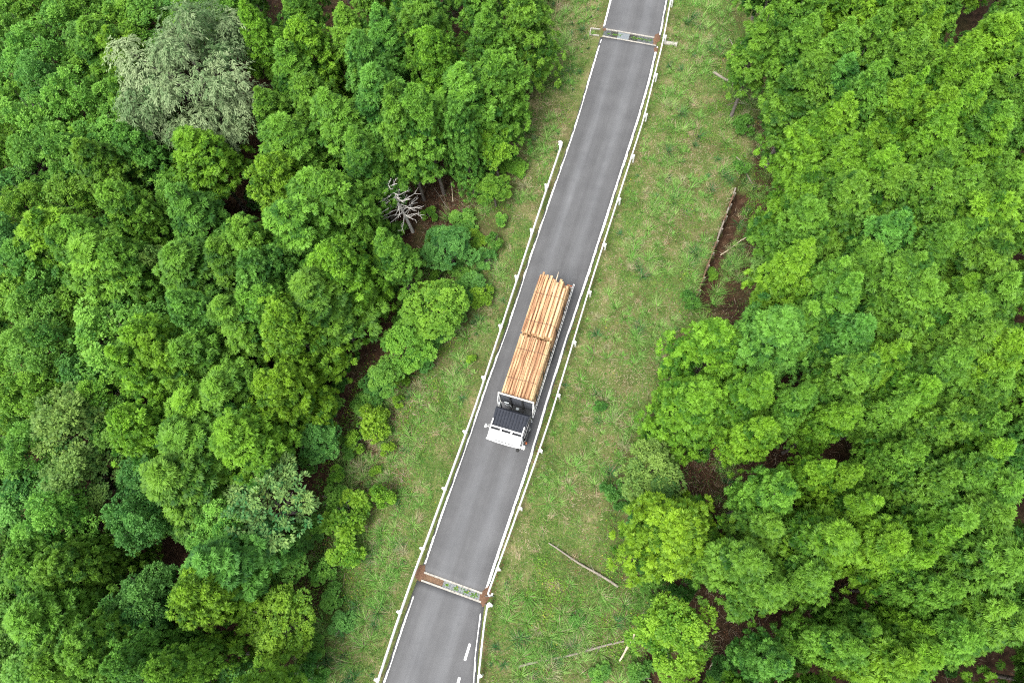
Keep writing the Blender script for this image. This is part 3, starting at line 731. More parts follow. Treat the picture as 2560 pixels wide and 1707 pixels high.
for st, (ya, yb, seed) in enumerate(((.09, 4.42, 3), (4.52, 8.85, 5))):
    cs = pack(seed, 3.16); STACKS.append(cs)
    tops, sides = [], []
    for i, (x, z, R) in enumerate(cs):
        jit = random.uniform(-.06, .06); L = (yb - ya)
        if st == 0: a0, a1 = ya + random.uniform(0, .05), yb + random.uniform(-.16, 0)
        else: a0, a1 = ya + random.uniform(-.0, .14), yb + random.uniform(-.25, .22) - .28 * max(0, x)
        if st == 1 and random.random() < .14: a1 += random.uniform(.2, .55)
        o = link('log', random.choice(LOGM)); rr = R / 1.02
        fl = math.pi if random.random() < .5 else 0
        o.matrix_world = TMn @ Matrix.Translation((x, (a0 + a1) / 2, z)) @ Matrix.Rotation(fl, 4, 'Z') @ Matrix.Diagonal((rr, a1 - a0, rr, 1))
        rw = int((z - 1.07) / .2); side = abs(x) > .9
        top = not any(abs(cx - x) < .8 * (R + cr) and cz > z + .05 for cx, cz, cr in cs)
        stk = 'stack behind the headboard' if st == 0 else 'ragged rear stack'
        lab = f'peeled log hidden inside the {stk}'; tag(o, lab, 'log', f'logs inside the {stk}')
        if top: tops.append((x, o))
        elif side: sides.append((z, x, o))
    ORD = ['first', 'second', 'third', 'fourth', 'fifth', 'sixth', 'seventh', 'eighth', 'ninth', 'tenth', 'eleventh', 'twelfth', 'thirteenth', 'fourteenth', 'fifteenth', 'sixteenth']
    for j, (x, o) in enumerate(sorted(tops, key=lambda q: -q[0])): tag(o, f'top log of the {stk}, {ORD[j]} from the bank', 'log', f'top logs of the {stk}')
    for w, nm in ((1, 'grass bank'), (-1, 'dead tree')):
        for j, (z, x, o) in enumerate(sorted([q for q in sides if q[1] * w > 0], key=lambda q: -q[0])): tag(o, f'side log of the {stk}, {nm} side, {ORD[j]} down', 'log', f'side logs of the {stk}')
# a splintered pole end sticking out at the tail
def splinter():
    V0 = MB().tube([(.12, 7.9, 3.0), (.12, 8.7, 3.0), (.13, 9.1, 3.02), (.11, 9.5, 3.05)], [.055, .05, .035, .006], 8)
    o = V0.build('splintered_pole', M['cutwood'], smooth=True); o.matrix_world = TMn; tag(o, 'pale splintered pole poking out of the rear log stack', 'pole')
splinter()
def tie(y, cs, label):
    xs = np.linspace(-1.13, 1.13, 60); zs = []
    for xx in xs:
        z = 1.3
        for cx, cz, R in cs:
            if abs(xx - cx) < R: z = max(z, cz + math.sqrt(R * R - (xx - cx) ** 2))
        zs.append(z)
    zs = np.array(zs)
    for _ in range(30):                       # a taut rope bridges the hollows
        zs[1:-1] = np.maximum(zs[1:-1], (zs[:-2] + zs[2:]) / 2)
    pts = [(-1.2, y, 1.19)] + [(a, y + .03 * math.sin(3 * a), c + .012) for a, c in zip(xs, zs)] + [(1.2, y, 1.19)]
    o = MB().tube(pts, .014, 6).build('lashing_rope', M['rope'], smooth=True); o.matrix_world = TMn; tag(o, label, 'rope', 'lashings over the logs')
M['rope'] = plain('brown_rope', (.16, .09, .06), .9, scale=30, var=.3)
tie(1.25, STACKS[0], 'lashing rope over the logs nearest the headboard')
tie(3.35, STACKS[0], 'lashing rope over the front stack close to the break between stacks')
tie(5.45, STACKS[1], 'lashing rope over the rear stack close to the break between stacks')
tie(7.55, STACKS[1], 'lashing rope over the rear stack near its ragged ends')

# ------------------------------------------------------------------ foliage makers (numpy)
def leaf_quads(P, D, Nn, L, Wd, droop=.0):
    """one folded rhombus per leaf: base, left, tip, right"""
    S = nrm(np.cross(D, Nn)); L = L[:, None]; Wd = Wd[:, None]
    mid = P + .5 * L * D
    tip = P + L * D - Nn * (L * droop)
    V = np.stack([P, mid + S * Wd - Nn * Wd * .25, tip, mid - S * Wd - Nn * Wd * .25], 1)
    return V.reshape(-1, 3)
def pack_quads(Vs, tones):
    V = np.concatenate(Vs); Q = np.arange(len(V)).reshape(-1, 4); return V, Q, np.repeat(np.concatenate(tones), 4)
def rand_dirs(g, n):
    return nrm(g.normal(size=(n, 3)))
UP = np.array([0, 0, 1.])

def spray_cluster(g, C, A, rc, per, L0, W0, tone0, flat=.6, spread=27, droop=.25, lobes=3):
    """clumps at C (n,3) with axes A; each carries `per` flat fan sprays pointing out of the clump"""
    nC = len(C); k = nC * per
    Ci = np.repeat(np.arange(nC), per)
    u = rand_dirs(g, k); ax = A[Ci]
    dot = (u * ax).sum(1); u = np.where(dot[:, None] < -.15, u - 2 * dot[:, None] * ax, u); u = nrm(u + ax * .35)
    P = C[Ci] + u * (rc[Ci] * g.uniform(.25, .85, k))[:, None]
    Nn = nrm(UP * flat + u * (1 - flat) + rand_dirs(g, k) * .38)
    D = u + ax * .3; D = nrm(D - Nn * (D * Nn).sum(1)[:, None] * .8)
    Nn = nrm(Nn - D * (Nn * D).sum(1)[:, None])
    S = np.cross(D, Nn)
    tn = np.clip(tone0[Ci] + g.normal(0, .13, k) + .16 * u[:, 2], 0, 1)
    Vs, Ts = [], []
    for a in (np.linspace(-1, 1, lobes) if lobes > 1 else [0.]):
        th = np.radians(spread * a) + g.normal(0, .12, k)
        d = D * np.cos(th)[:, None] + S * np.sin(th)[:, None]
        L = L0 * g.uniform(.7, 1.25, k) * (1 - .22 * abs(a)); Vs.append(leaf_quads(P, d, Nn, L, L * W0, droop)); Ts.append(tn)
    return Vs, Ts

def conifer_crown(seed, R=1.95, h=12.0, zlow=.2, nb=100, per=30, blunt=.75, rc0=.25, L0=.21):
    g = np.random.default_rng(seed)
    t = (np.arange(nb) + g.uniform(0, 1, nb)) / nb; t = 1 - (1 - t) ** .85      # denser near the top
    az = np.arange(nb) * 2.39996 + g.normal(0, .4, nb)
    z0 = h * (zlow + (1 - zlow) * t * .975)
    p1, p2, p3 = g.uniform(0, 6, 3)
    lobe = 1 + .18 * np.sin(az * 2 + p1 + 3 * t) + .14 * np.sin(az * 3 + p2 - 5 * t)
    prof = R * (1 - t ** 1.2) ** blunt * (.72 + .28 * np.minimum(1, t / .18)) + .12
    ln = prof * g.uniform(.66, 1.16, nb) * lobe
    el = np.radians(4 + 40 * t ** 1.2 + g.normal(0, 9, nb))
    dirs = np.stack([np.cos(az) * np.cos(el), np.sin(az) * np.cos(el), np.sin(el)], 1)
    side = np.stack([-np.sin(az), np.cos(az), 0 * az], 1)
    Cs, As, Rs, Ts = [], [], [], []
    btone = np.clip(g.normal(.5, .24, nb), .03, .97)
    for f, off in ((1.0, .0), (.76, .66), (.76, -.66), (.46, .0)):
        keep = ((ln > .45) | (f > .9)) & (g.random(nb) < .95)
        c = np.stack([0 * z0, 0 * z0, z0], 1) + dirs * (ln * f)[:, None] + side * (ln * off * .45 * (1 + g.normal(0, .25, nb)))[:, None]
        c[:, 2] += g.normal(0, .09, nb) - .10 * f * ln * (1 - t)
        a = nrm(dirs * .8 + UP * .5 + side * off * .5)
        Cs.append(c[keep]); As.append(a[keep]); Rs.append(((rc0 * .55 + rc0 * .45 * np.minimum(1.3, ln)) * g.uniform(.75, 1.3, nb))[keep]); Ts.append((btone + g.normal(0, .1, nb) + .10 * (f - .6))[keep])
    # leading shoot
    k = 8; zt = np.linspace(h * .95, h * 1.02, k)
    Cs.append(np.stack([g.normal(0, .06, k), g.normal(0, .06, k), zt], 1)); As.append(np.tile(UP, (k, 1)) + g.normal(0, .3, (k, 3))); Rs.append(np.linspace(.22, .08, k)); Ts.append(np.full(k, .8))
    C = np.concatenate(Cs); A = nrm(np.concatenate(As)); rc = np.concatenate(Rs); tn = np.concatenate(Ts)
    Vs, T2 = spray_cluster(g, C, A, rc, per, L0, .15, tn, flat=.45, spread=32)
    return pack_quads(Vs, T2)
def trunk_mesh(seed, h, r0, limbs=26, R=1.6, zlow=.22, mat=None):
    rr = random.Random(seed); b = MB()
    pts = [(rr.uniform(-.04, .04) * i, rr.uniform(-.04, .04) * i, h * f) for i, f in enumerate((-.03, .05, .3, .6, .85, .99))]
    b.tube(pts, [r0 * 1.35, r0, r0 * .8, r0 * .5, r0 * .22, .015], 9)
    for i in range(limbs):
        f = rr.uniform(zlow * .7, .93); a = rr.uniform(0, 6.28); L = R * (1 - f ** 1.3) ** .75 * rr.uniform(.5, .95) + .1; z = h * f; e = L * (.05 + .6 * f)
        b.tube([(0, 0, z), (L * .5 * math.cos(a), L * .5 * math.sin(a), z + e * .4), (L * math.cos(a), L * math.sin(a), z + e)], [.035 * (1.1 - f), .02 * (1.1 - f), .006], 5, cap=False)
    return b.mesh('trunk', mat or M['bark'], smooth=True)

def broad_crown(seed, R=2.2, h=7.0, zlow=.3, lobes=24, per=22, leaf=.14, wid=.30, n_cl=330, flat=.5, droop=.1, asp=1.0, fan=1, tone=(.5, .16)):
    """rounded crown: leafy shoots gathered on many uneven lobes"""
    g = np.random.default_rng(seed)
    hc = h * (1 - zlow) / 2; zc = h * zlow + hc
    ld = rand_dirs(g, lobes); ld[:, 2] = np.abs(ld[:, 2]) * 1.1 - .35; ld = nrm(ld)
    lc = ld * np.array([R * .74, R * .74 * asp, hc * .74]) * g.uniform(.5, 1.12, (lobes, 1)) + np.array([0, 0, zc])
    lr = R * g.uniform(.15, .36, lobes); lt = np.clip(g.normal(tone[0], tone[1], lobes), .05, .95)
    i = g.integers(0, lobes, n_cl); u = rand_dirs(g, n_cl); out = nrm(lc[i] - np.array([0, 0, zc - hc * .35])); u = nrm(u + out * .7 + UP * .25)
    C = lc[i] + u * (lr[i] * g.uniform(.75, 1.08, n_cl))[:, None]; A = nrm(u + UP * .3)
    rc = g.uniform(.14, .27, n_cl) * (R / 2.2) ** .5
    Vs, Ts = spray_cluster(g, C, A, rc, per, leaf, wid, lt[i] + g.normal(0, .08, n_cl), flat=flat, droop=droop, lobes=fan, spread=32)
    return pack_quads(Vs, Ts)
def broad_trunk(seed, h, r0, R):
    rr = random.Random(seed); b = MB(); fork = h * rr.uniform(.25, .35)
    b.tube([(0, 0, -.3), (.03, 0, fork * .5), (.05, .03, fork)], [r0 * 1.3, r0, r0 * .85], 9)
    for i in range(7):
        a = i * .9 + rr.uniform(-.3, .3); L = R * rr.uniform(.5, .8); z1 = h * rr.uniform(.62, .9)
        p1 = (L * .45 * math.cos(a), L * .45 * math.sin(a), fork + (z1 - fork) * .55); p2 = (L * math.cos(a), L * math.sin(a), z1)
        b.tube([(.05, .03, fork - .05), p1, p2], [r0 * .55, r0 * .32, .012], 6)
        for j in range(3):
            a2 = a + rr.uniform(-1, 1); q = (p1[0] + L * .4 * math.cos(a2), p1[1] + L * .4 * math.sin(a2), p1[2] + (z1 - p1[2]) * rr.uniform(.3, 1))
            b.tube([p1, q], [r0 * .22, .008], 5)
    return b.mesh('trunk', M['bark'], smooth=True)
def silver_crown(seed, R=4.3, h=11.0):
    """drooping pale shoots: strings of narrow leaves arching over and down"""
    g = np.random.default_rng(seed); nS = 3400
    hc = h * .36; zc = h * .6; lobes = 46
    ld = rand_dirs(g, lobes); ld[:, 2] = np.abs(ld[:, 2]) - .3; ld = nrm(ld)
    lc = ld * np.array([R * .74, R * .74, hc * .85]) * g.uniform(.62, 1.1, (lobes, 1)) + np.array([0, 0, zc]); lr = R * g.uniform(.13, .28, lobes); lt = np.clip(g.normal(.5, .24, lobes), .05, .95)
    i = g.integers(0, lobes, nS); u = nrm(rand_dirs(g, nS) + UP * .55 + nrm(lc[i] - [0, 0, zc]) * .5); base = lc[i] + u * (lr[i] * g.uniform(.5, 1.0, nS))[:, None]
    hd = nrm(u * np.array([1, 1, 0]) + rand_dirs(g, nS) * 1.0 * np.array([1, 1, 0]) + 1e-4); Vs, Ts = [], []; tn = np.clip(lt[i] + g.normal(0, .14, nS), 0, 1)
    ln = g.uniform(.3, .85, nS); kk = 7
    for j in range(kk):
        s = (j + 1) / kk; P = base + hd * (ln * s * .8)[:, None] + UP * (ln * (.4 * s - .75 * s * s))[:, None] + g.normal(0, .03, (nS, 3))
        T_ = nrm(hd * .9 + UP * (.4 - 1.5 * s)); Sd = np.cross(hd, UP)
        for sg in (-1, 1):
            d = nrm(T_ + Sd * sg * g.uniform(.3, .9, nS)[:, None] + rand_dirs(g, nS) * .35); Nn = nrm(UP + hd * .4 + rand_dirs(g, nS) * .6); Nn = nrm(Nn - d * (Nn * d).sum(1)[:, None])
            L = g.uniform(.14, .24, nS); Vs.append(leaf_quads(P, d, Nn, L, L * .15, .2)); Ts.append(np.clip(tn + g.normal(0, .14, nS), 0, 1))
    return pack_quads(Vs, Ts)

PROTO = {}
def add_proto(key, crown, trunk, mat):
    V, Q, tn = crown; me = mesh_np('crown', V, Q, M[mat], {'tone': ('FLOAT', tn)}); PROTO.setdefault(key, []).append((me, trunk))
for s in range(8):
    R_ = (1.9, 2.05, 2.15, 1.95, 2.25, 1.85, 2.1, 2.0)[s]; bl = (.8, .66, .95, .75, .62, 1.0, .7, .85)[s]
    add_proto('cy', conifer_crown(20 + s, R=R_, zlow=(.42, .36, .46, .4, .44, .38, .42, .4)[s], blunt=bl, nb=(84, 92, 78, 88, 92, 78, 86, 82)[s], per=44, rc0=(.29, .31, .27, .33, .29, .28, .32, .30)[s], L0=.23), trunk_mesh(s, 12.0, .15, R=R_), 'cypress')
for s in range(3):                                        # full, low-branched trees at the forest edge
    add_proto('cyw', conifer_crown(40 + s, R=2.75, h=10.0, zlow=.18, nb=(170, 160, 185)[s], per=40, blunt=(.5, .6, .45)[s], rc0=(.26, .29, .25)[s], L0=.21), trunk_mesh(60 + s, 10.0, .17, R=2.4, zlow=.12), 'cypress')
for s in range(4):
    add_proto('br', broad_crown(50 + s, R=2.3, h=9.0, zlow=.3, n_cl=800, per=20, lobes=46, leaf=.16, tone=(.5, .22)), broad_trunk(80 + s, 9.0, .13, 2.2), 'broad')
for s in range(2): add_proto('tip', broad_crown(70 + s, R=2.3, h=7.5, zlow=.25, n_cl=520, per=18, lobes=34, leaf=.17, wid=.24, fan=1, tone=(.28, .26)), broad_trunk(90 + s, 7.5, .12, 2.2), 'tips')
for s in range(4):
    add_proto('shr', broad_crown(75 + s, R=1.15, h=1.9, zlow=.02, lobes=(13, 10, 15, 11)[s], n_cl=210, per=14, leaf=.15, wid=.33, tone=(.5, .26), asp=(.8, 1.1, .7, 1.0)[s]), broad_trunk(95 + s, 1.8, .04, 1.0), 'broad')
add_proto('silver', silver_crown(99), broad_trunk(99, 11.0, .22, 3.8), 'silver')

# ------------------------------------------------------------------ planting
LAND = []; GENERIC = []
TREES = []                                                  # (x, y, crown radius) of what stands already
TONES = {'y': (1.16, 1.10, .78), 'g': (1.0, 1.0, 1.0), 'b': (.84, .98, 1.35), 't': (.9, 1.0, 1.15), 'd': (.72, .85, .9), 'o': (1.25, 1.0, 1.5), 'l': (1.2, 1.22, 1.25), 'v': (1.42, 1.22, .7), 's': (1, 1, 1)}
WORD = {'y': 'yellow-green', 'g': 'mid-green', 'b': 'blue-green', 't': 'blue-green', 'd': 'dark green', 'o': 'olive green', 'l': 'light green', 'v': 'bright yellow-green', 's': 'silvery grey-green'}
HREF = {'cy': 12.0, 'cyw': 10.0, 'br': 9.0, 'tip': 7.5, 'shr': 1.9, 'silver': 11.0}
RREF = {'cy': 2.0, 'cyw': 2.75, 'br': 2.3, 'tip': 2.3, 'shr': 1.1, 'silver': 4.3}
NAME = {'cy': 'cypress_tree', 'cyw': 'cypress_tree', 'br': 'broadleaf_tree', 'tip': 'broadleaf_tree', 'shr': 'shrub', 'silver': 'silver_leaved_tree'}
KINDW = {'cy': 'cypress tree', 'cyw': 'broad cypress tree', 'br': 'broadleaf tree', 'tip': 'broadleaf tree with pale shoot tips', 'shr': 'leafy shrub', 'silver': 'weeping tree'}
def plant(kind, x, y, h, r, tone, label=None, group=None, var=None, rot=None):
    z = float(gheight(x, y)); pr = PROTO[kind]; k = random.randrange(len(pr)) if var is None else var
    e = empty(NAME[kind], (x, y, z), random.uniform(0, 6.283) if rot is None else rot)
    sz = h / HREF[kind]; sx = r / RREF[kind]
    side = 'dead tree side of the road' if x < XL(y) else 'grass bank side of the road'
    lab = label or f'{WORD[tone]} {KINDW[kind]} in the forest on the {side}'
    tag(e, lab, 'shrub' if kind == 'shr' else 'tree', group or f'{WORD[tone]} {KINDW[kind]}s on the {side}')
    cme, tme = pr[k]
    c = link('crown', cme, e); t = link('trunk', tme, e)
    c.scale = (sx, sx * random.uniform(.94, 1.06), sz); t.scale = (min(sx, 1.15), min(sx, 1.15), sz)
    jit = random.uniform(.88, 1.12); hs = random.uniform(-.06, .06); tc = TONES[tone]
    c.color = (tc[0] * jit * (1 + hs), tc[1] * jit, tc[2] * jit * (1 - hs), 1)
    TREES.append((x, y, r))
    if kind != 'shr': (LAND if label else GENERIC).append((e, x, y, r, h, kind, tone))
    return e
def by_tip(kind, px, py, tone, h=None, r=None, label=None, f=1.0, **kw):
    """the crown's point at height f*h shows at this pixel"""
    h = h or HREF[kind] * random.uniform(.92, 1.06); r = r or RREF[kind] * random.uniform(.9, 1.12); z = -.5
    for _ in range(4):
        p = at(px, py, z + f * h); z = float(gheight(p[0], p[1]))
    for q in (.25, .45, .65):
        m_ = project([[p[0], p[1], z + q * h]])[0]
        if any((m_[0] - a) ** 2 + (m_[1] - b) ** 2 < (c + 45) ** 2 for a, b, c in GAPS): r *= .86
    return plant(kind, p[0], p[1], h, r, tone, label, **kw)
def by_base(kind, px, py, tone, h=None, r=None, label=None, **kw):
    p = ground_at(px, py); return plant(kind, p[0], p[1], h or HREF[kind], r or RREF[kind], tone, label, **kw)

# dark gaps in the canopy where the floor shows
GAPS = [(1775, 1205, 75), (1990, 1135, 85), (2180, 1235, 45), (2080, 1505, 65), (2190, 1490, 60), (1850, 1600, 60), (330, 1350, 45), (530, 1660, 55), (1090, 480, 95), (2270, 1150, 20), (900, 1020, 70), (960, 1160, 60), (1000, 990, 60)]
# --- trees one can tell apart
by_tip('silver', 470, 185, 's', 13.2, 6.2, 'large silvery grey-green weeping tree towering among cypresses', f=.66)
by_base('cy', 1110, 484, 'g', 12.3, 1.9, 'cypress whose thick grey trunk stands bare in the clearing by the dead tree', var=1)
by_base('cy', 1060, 500, 'g', 11.8, 1.8, 'cypress with a thinner bare trunk behind the dead tree', var=3)
by_base('cy', 1862, 160, 'g', 12.0, 1.9, 'cypress whose leaning trunk shows at the edge of the grass bank', var=0)
by_tip('cyw', 1690, 1325, 'v', 9.6, 2.9, 'large bright yellow-green tufted cypress beside the lying thin trunk', f=.8)
by_tip('cyw', 1790, 850, 'y', 9.8, 2.5, 'bright yellow-green rounded cypress past the end of the low wall', f=.82)
by_tip('cyw', 1735, 1010, 'y', 9.2, 2.5, 'yellow-green broad cypress bulging over the grass bank next to the olive tree', f=.8)
by_tip('br', 1625, 1185, 'o', 7.2, 2.15, 'olive green fluffy tree in front of the bright tufted cypress', f=.72)
by_tip('br', 1950, 690, 'o', 8.2, 1.8, 'olive green broadleaf tree among cypresses at the foot of the low wall', f=.75)
by_tip('cy', 1965, 800, 'b', 12.2, 2.1, 'pale blue-green cypress next to the bright rounded cypress', f=.98)
by_tip('br', 1690, 1590, 'v', 7.0, 2.3, 'yellow-green airy broadleaf tree near the broken pale stump', f=.7)
by_tip('br', 1232, 350, 'v', 6.2, 1.5, 'bright yellow broadleaf tree at the verge above the leafy bush', f=.8)
by_tip('br', 1232, 465, 'y', 3.6, 1.35, 'small leafy yellow-green tree at the verge beside the clearing', f=.8)
by_tip('br', 1120, 610, 'b', 4.0, 1.9, 'blue-green bushy tree below the clearing with the bare trunks', f=.8)
by_tip('br', 1085, 760, 'y', 5.2, 2.2, 'bright green round broadleaf tree beside the guardrail verge', f=.75)
by_tip('tip', 655, 1260, 't', 7.8, 3.3, 'blue-green broadleaf tree covered in pale yellow shoot tips', f=.8)
by_tip('br', 790, 1095, 'b', 4.6, 1.55, 'small blue-green broadleaf tree between big yellow cypress and brush', f=.8)
by_tip('br', 690, 1560, 'v', 5.6, 2.2, 'bright yellow-green broadleaf tree dotted with blossom at the dry grass', f=.8)
by_tip('br', 700, 1405, 'g', 4.2, 1.6, 'mid-green bush tree between the pale-tipped tree and the blossoming tree', f=.8)
by_tip('br', 1015, 855, 'y', 4.4, 1.9, 'yellow-green bushy tree overhanging the verge opposite the truck cab', f=.8)
by_tip('br', 960, 935, 'l', 4.0, 2.1, 'light green bushy tree at the corner of the brown path', f=.8)
by_tip('br', 230, 830, 'l', 9.0, 3.0, 'light green smooth-crowned broadleaf tree', f=.9)
by_tip('br', 130, 1040, 'o', 9.5, 2.9, 'olive broadleaf tree with orange tinged shoots', f=.9)
by_tip('br', 150, 1190, 'o', 8.5, 2.5, 'olive broadleaf tree with bare twigs showing below', f=.9)
by_tip('br', 330, 1190, 'b', 7.5, 1.9, 'blue-green broadleaf tree squeezed below yellow-green cypresses', f=.9)
by_tip('br', 365, 1280, 'g', 6.5, 1.7, 'fresh green broadleaf tree next to the black gap', f=.85)
by_tip('br', 475, 1310, 'd', 4.5, 1.6, 'dark leafy bush tree under the pale-tipped tree', f=.85)
by_tip('br', 350, 620, 'o', 9.5, 1.3, 'slim grey-olive tree standing among green cypresses', f=.95)
by_tip('cy', 430, 737, 'b', 11.5, 1.9, 'distinct blue-green cypress with feathery star-shaped top', f=1)
by_tip('cy', 892, 85, 'b', 12, 1.9, 'blue-green cypress top wedged between yellow-green cypresses', f=1)
by_tip('cyw', 830, 640, 'y', 10.8, 2.5, 'yellow-green dome-shaped cypress below the bleached dead tree', f=.93)
by_tip('cyw', 700, 800, 'y', 10.5, 2.7, 'broad yellow-tinged cypress with grey twigs showing in its crown', f=.9)
by_tip('cyw', 690, 970, 'v', 9.5, 2.4, 'bright yellow cypress skirting the small blue-green tree', f=.85)
by_tip('cyw', 455, 1475, 'y', 10.3, 2.5, 'round cypress with a yellow feathered top standing clear of its neighbours', f=1)
by_tip('cyw', 985, 250, 'g', 11.0, 2.6, 'broad mid-green cypress behind the bleached dead tree', f=.9)
# --- the other crowns whose tops show: pixel of the tip
RIGHT = [(2035, 428), (2127, 439), (2152, 444), (2259, 425), (2360, 434), (2441, 425), (2545, 428), (2035, 512), (2256, 540), (2377, 574), (2444, 554), (2517, 498), (2021, 610), (2197, 624), (2301, 644), (2110, 652), (2517, 602), (2141, 695), (2332, 711), (2433, 695), (2537, 695), (2450, 748), (2035, 765), (2169, 801),
         (2175, 905), (2262, 865), (2419, 882), (2523, 933), (1917, 944), (2023, 977), (2138, 1020), (2284, 997), (2332, 958), (2360, 1059), (2427, 1031), (2512, 1042), (2300, 1120), (2523, 1115), (2080, 1157), (1976, 1213), (2470, 1165), (2388, 1185), (2147, 1171), (2545, 1213), (2195, 1247), (1926, 1057),
         (1942, 1310), (2116, 1340), (2251, 1357), (2388, 1329), (2422, 1290), (2520, 1284), (2326, 1393), (2554, 1388), (1945, 1469), (2391, 1475), (2523, 1519), (2192, 1570), (2147, 1620), (2321, 1576), (2340, 1640), (2430, 1590), (2554, 1567), (2276, 1660), (1956, 1660), (1888, 1400), (2485, 815), (2550, 850), (2400, 800), (2060, 1440),
         (2032, 48), (2129, 58), (2223, 16), (2349, 32), (2520, 48), (2304, 77), (2440, 113), (2052, 139), (2126, 145), (2207, 161), (2268, 203), (2310, 181), (2465, 190), (2375, 232), (2068, 300), (2123, 245), (2391, 265), (2517, 265), (2184, 320), (2520, 307), (2142, 349), (2217, 384), (2397, 359), (1923, 26)]
LEFTC = [(852, 20), (940, 20), (1049, 17), (1212, 34), (746, 55), (1069, 85), (1235, 140), (1310, -20), (700, 110), (760, 200), (925, 175), (810, 235), (660, 400), (763, 436), (811, 448), (710, 519), (427, 471), (459, 337), (594, 567), (528, 609), (757, 698), (623, 740), (543, 757), (424, 626), (1150, 170), (1140, 270), (880, 330), (690, 300),
         (268, 479), (268, 616), (203, 610), (128, 577), (167, 553), (74, 541), (322, 825), (277, 878), (366, 863), (433, 868), (528, 957), (293, 1044), (433, 1085), (387, 1177), (560, 1080), (116, 1409), (174, 1622), (97, 1661), (39, 1545), (271, 1661), (387, 1680), (500, 1400), (289, 205), (298, 322), (191, 357), (208, 54), (268, 75), (450, 1000), (30, 1400), (620, 640)]
LEFTB = [(104, 15), (119, 334), (54, 372), (30, 90), (60, 164), (24, 268), (134, 194), (45, 750), (30, 850), (20, 480), (40, 620), (20, 960), (10, 1110), (60, 1290), (290, 1290), (-40, 300), (-40, 560), (-30, 30)]
def pick_tone(px, py, seed):
    v = vnoise(px, py, 190, seed) * .6 + random.random() * .4
    return 'b' if v < .25 else ('y' if v > .62 else 'g')
for (px, py) in RIGHT: by_tip('cy', px, py, pick_tone(px, py, 1), h=random.uniform(10.6, 13.0), r=random.uniform(1.65, 2.15))
for (px, py) in LEFTC:
    kd = 'cyw' if random.random() < .5 else 'cy'
    by_tip(kd, px, py, pick_tone(px, py, 2), h=random.uniform(9.6, 11.3), r=random.uniform(2.1, 2.75))
for (px, py) in LEFTB: by_tip('br', px, py, random.choice('llgyb'), h=random.uniform(8.5, 10.5), r=random.uniform(1.9, 2.5), f=.95)
def free_fill():
    cand = []
    for _ in range(9000):
        px, py = random.uniform(-330, 2900), random.uniform(-330, 1960); L = px < 1400
        p = at(px, py, 10.5); x, y = p[0], p[1]
        base = project([[x, y, float(gheight(x, y))]])[0]; mid = project([[x, y, 6.0]])[0]
        poly = FL if L else FR
        ins = [(px + s * 70, py) for s in (-1, 0, 1)] + [tuple(mid + np.array([s * 75, 0])) for s in (-1, 0, 1)]
        if not in_poly(np.array(ins), poly).all(): continue
        if any((mid[0] - a) ** 2 + (mid[1] - b) ** 2 < (c + 60) ** 2 or (px - a) ** 2 + (py - b) ** 2 < (c + 60) ** 2 or (base[0] - a) ** 2 + (base[1] - b) ** 2 < (c * .5) ** 2 for a, b, c in GAPS): continue
        if x < XL(y) and (XL(y) - x) < 4.2: continue
        if x > XR(y) and (x - XR(y)) < 6.0: continue
        k = 'br' if (L and px < 420 and random.random() < .75) else 'cy'
        sp = 2.45 if k == 'br' else (3.25 if L else 3.6 if (px < 2380 and -60 < py < 1540) else 2.8)
        if any((x - a) ** 2 + (y - b) ** 2 < (sp if q < 3.5 else 5.4) ** 2 for a, b, q in TREES): continue
        inside = -160 < px < 2720 and -160 < py < 1860
        if not inside and random.random() < .1: continue
        plant(k, x, y, random.uniform(.8, .97) * HREF[k], random.uniform(1.6, 2.0) if k == 'cy' else random.uniform(2.0, 2.7), pick_tone(px, py, 3) if k == 'cy' else random.choice('lgyb'))
free_fill()
SHORT = {}
def label_trees():
    for e, x, y, r, h, kind, tone in GENERIC:
        left = x < XL(y); d = (XL(y) - x if left else x - XR(y)) * COSR
        near = sorted((math.hypot(x - q[1], y - q[2]), q[0]['label']) for q in LAND)[0]
        size = ('slim ' if r < 1.85 else 'wide ' if r > 2.2 else '') + ('short ' if h < .86 * HREF[kind] else '')
        kw = 'cypress' if kind[:2] == 'cy' else 'broadleaf tree'
        if near[0] < 4.6:
            ref = near[1]
            for w in (' whose', ' with', ' standing', ' towering', ' beside', ' among', ' below', ' behind', ' at ', ' past', ' bulging', ' in front', ' next', ' near', ' between', ' dotted', ' covered', ' skirting', ' squeezed', ' under', ' wedged', ' overhanging'):
                i = ref.find(w)
                if i > 12: ref = ref[:i]
            place = 'beside the ' + ref
        else:
            row = 'in the first row facing the road' if d < 8.5 else 'in the second rows back' if d < 13 else 'well inside the stand' if d < 20 else 'deep in the forest'
            place = row + (' on the dead tree side' if left else ' on the grass bank side')
        if len(f'{size}{WORD[tone]} {kw} {place}'.split()) > 15: place = 'at the forest edge' + (' on the dead tree side' if left else ' on the grass bank side')
        e['label'] = f'{size}{WORD[tone]} {kw} {place}'; e['group'] = ('cypresses' if kind[:2] == 'cy' else 'broadleaf trees') + ' ' + place
label_trees()
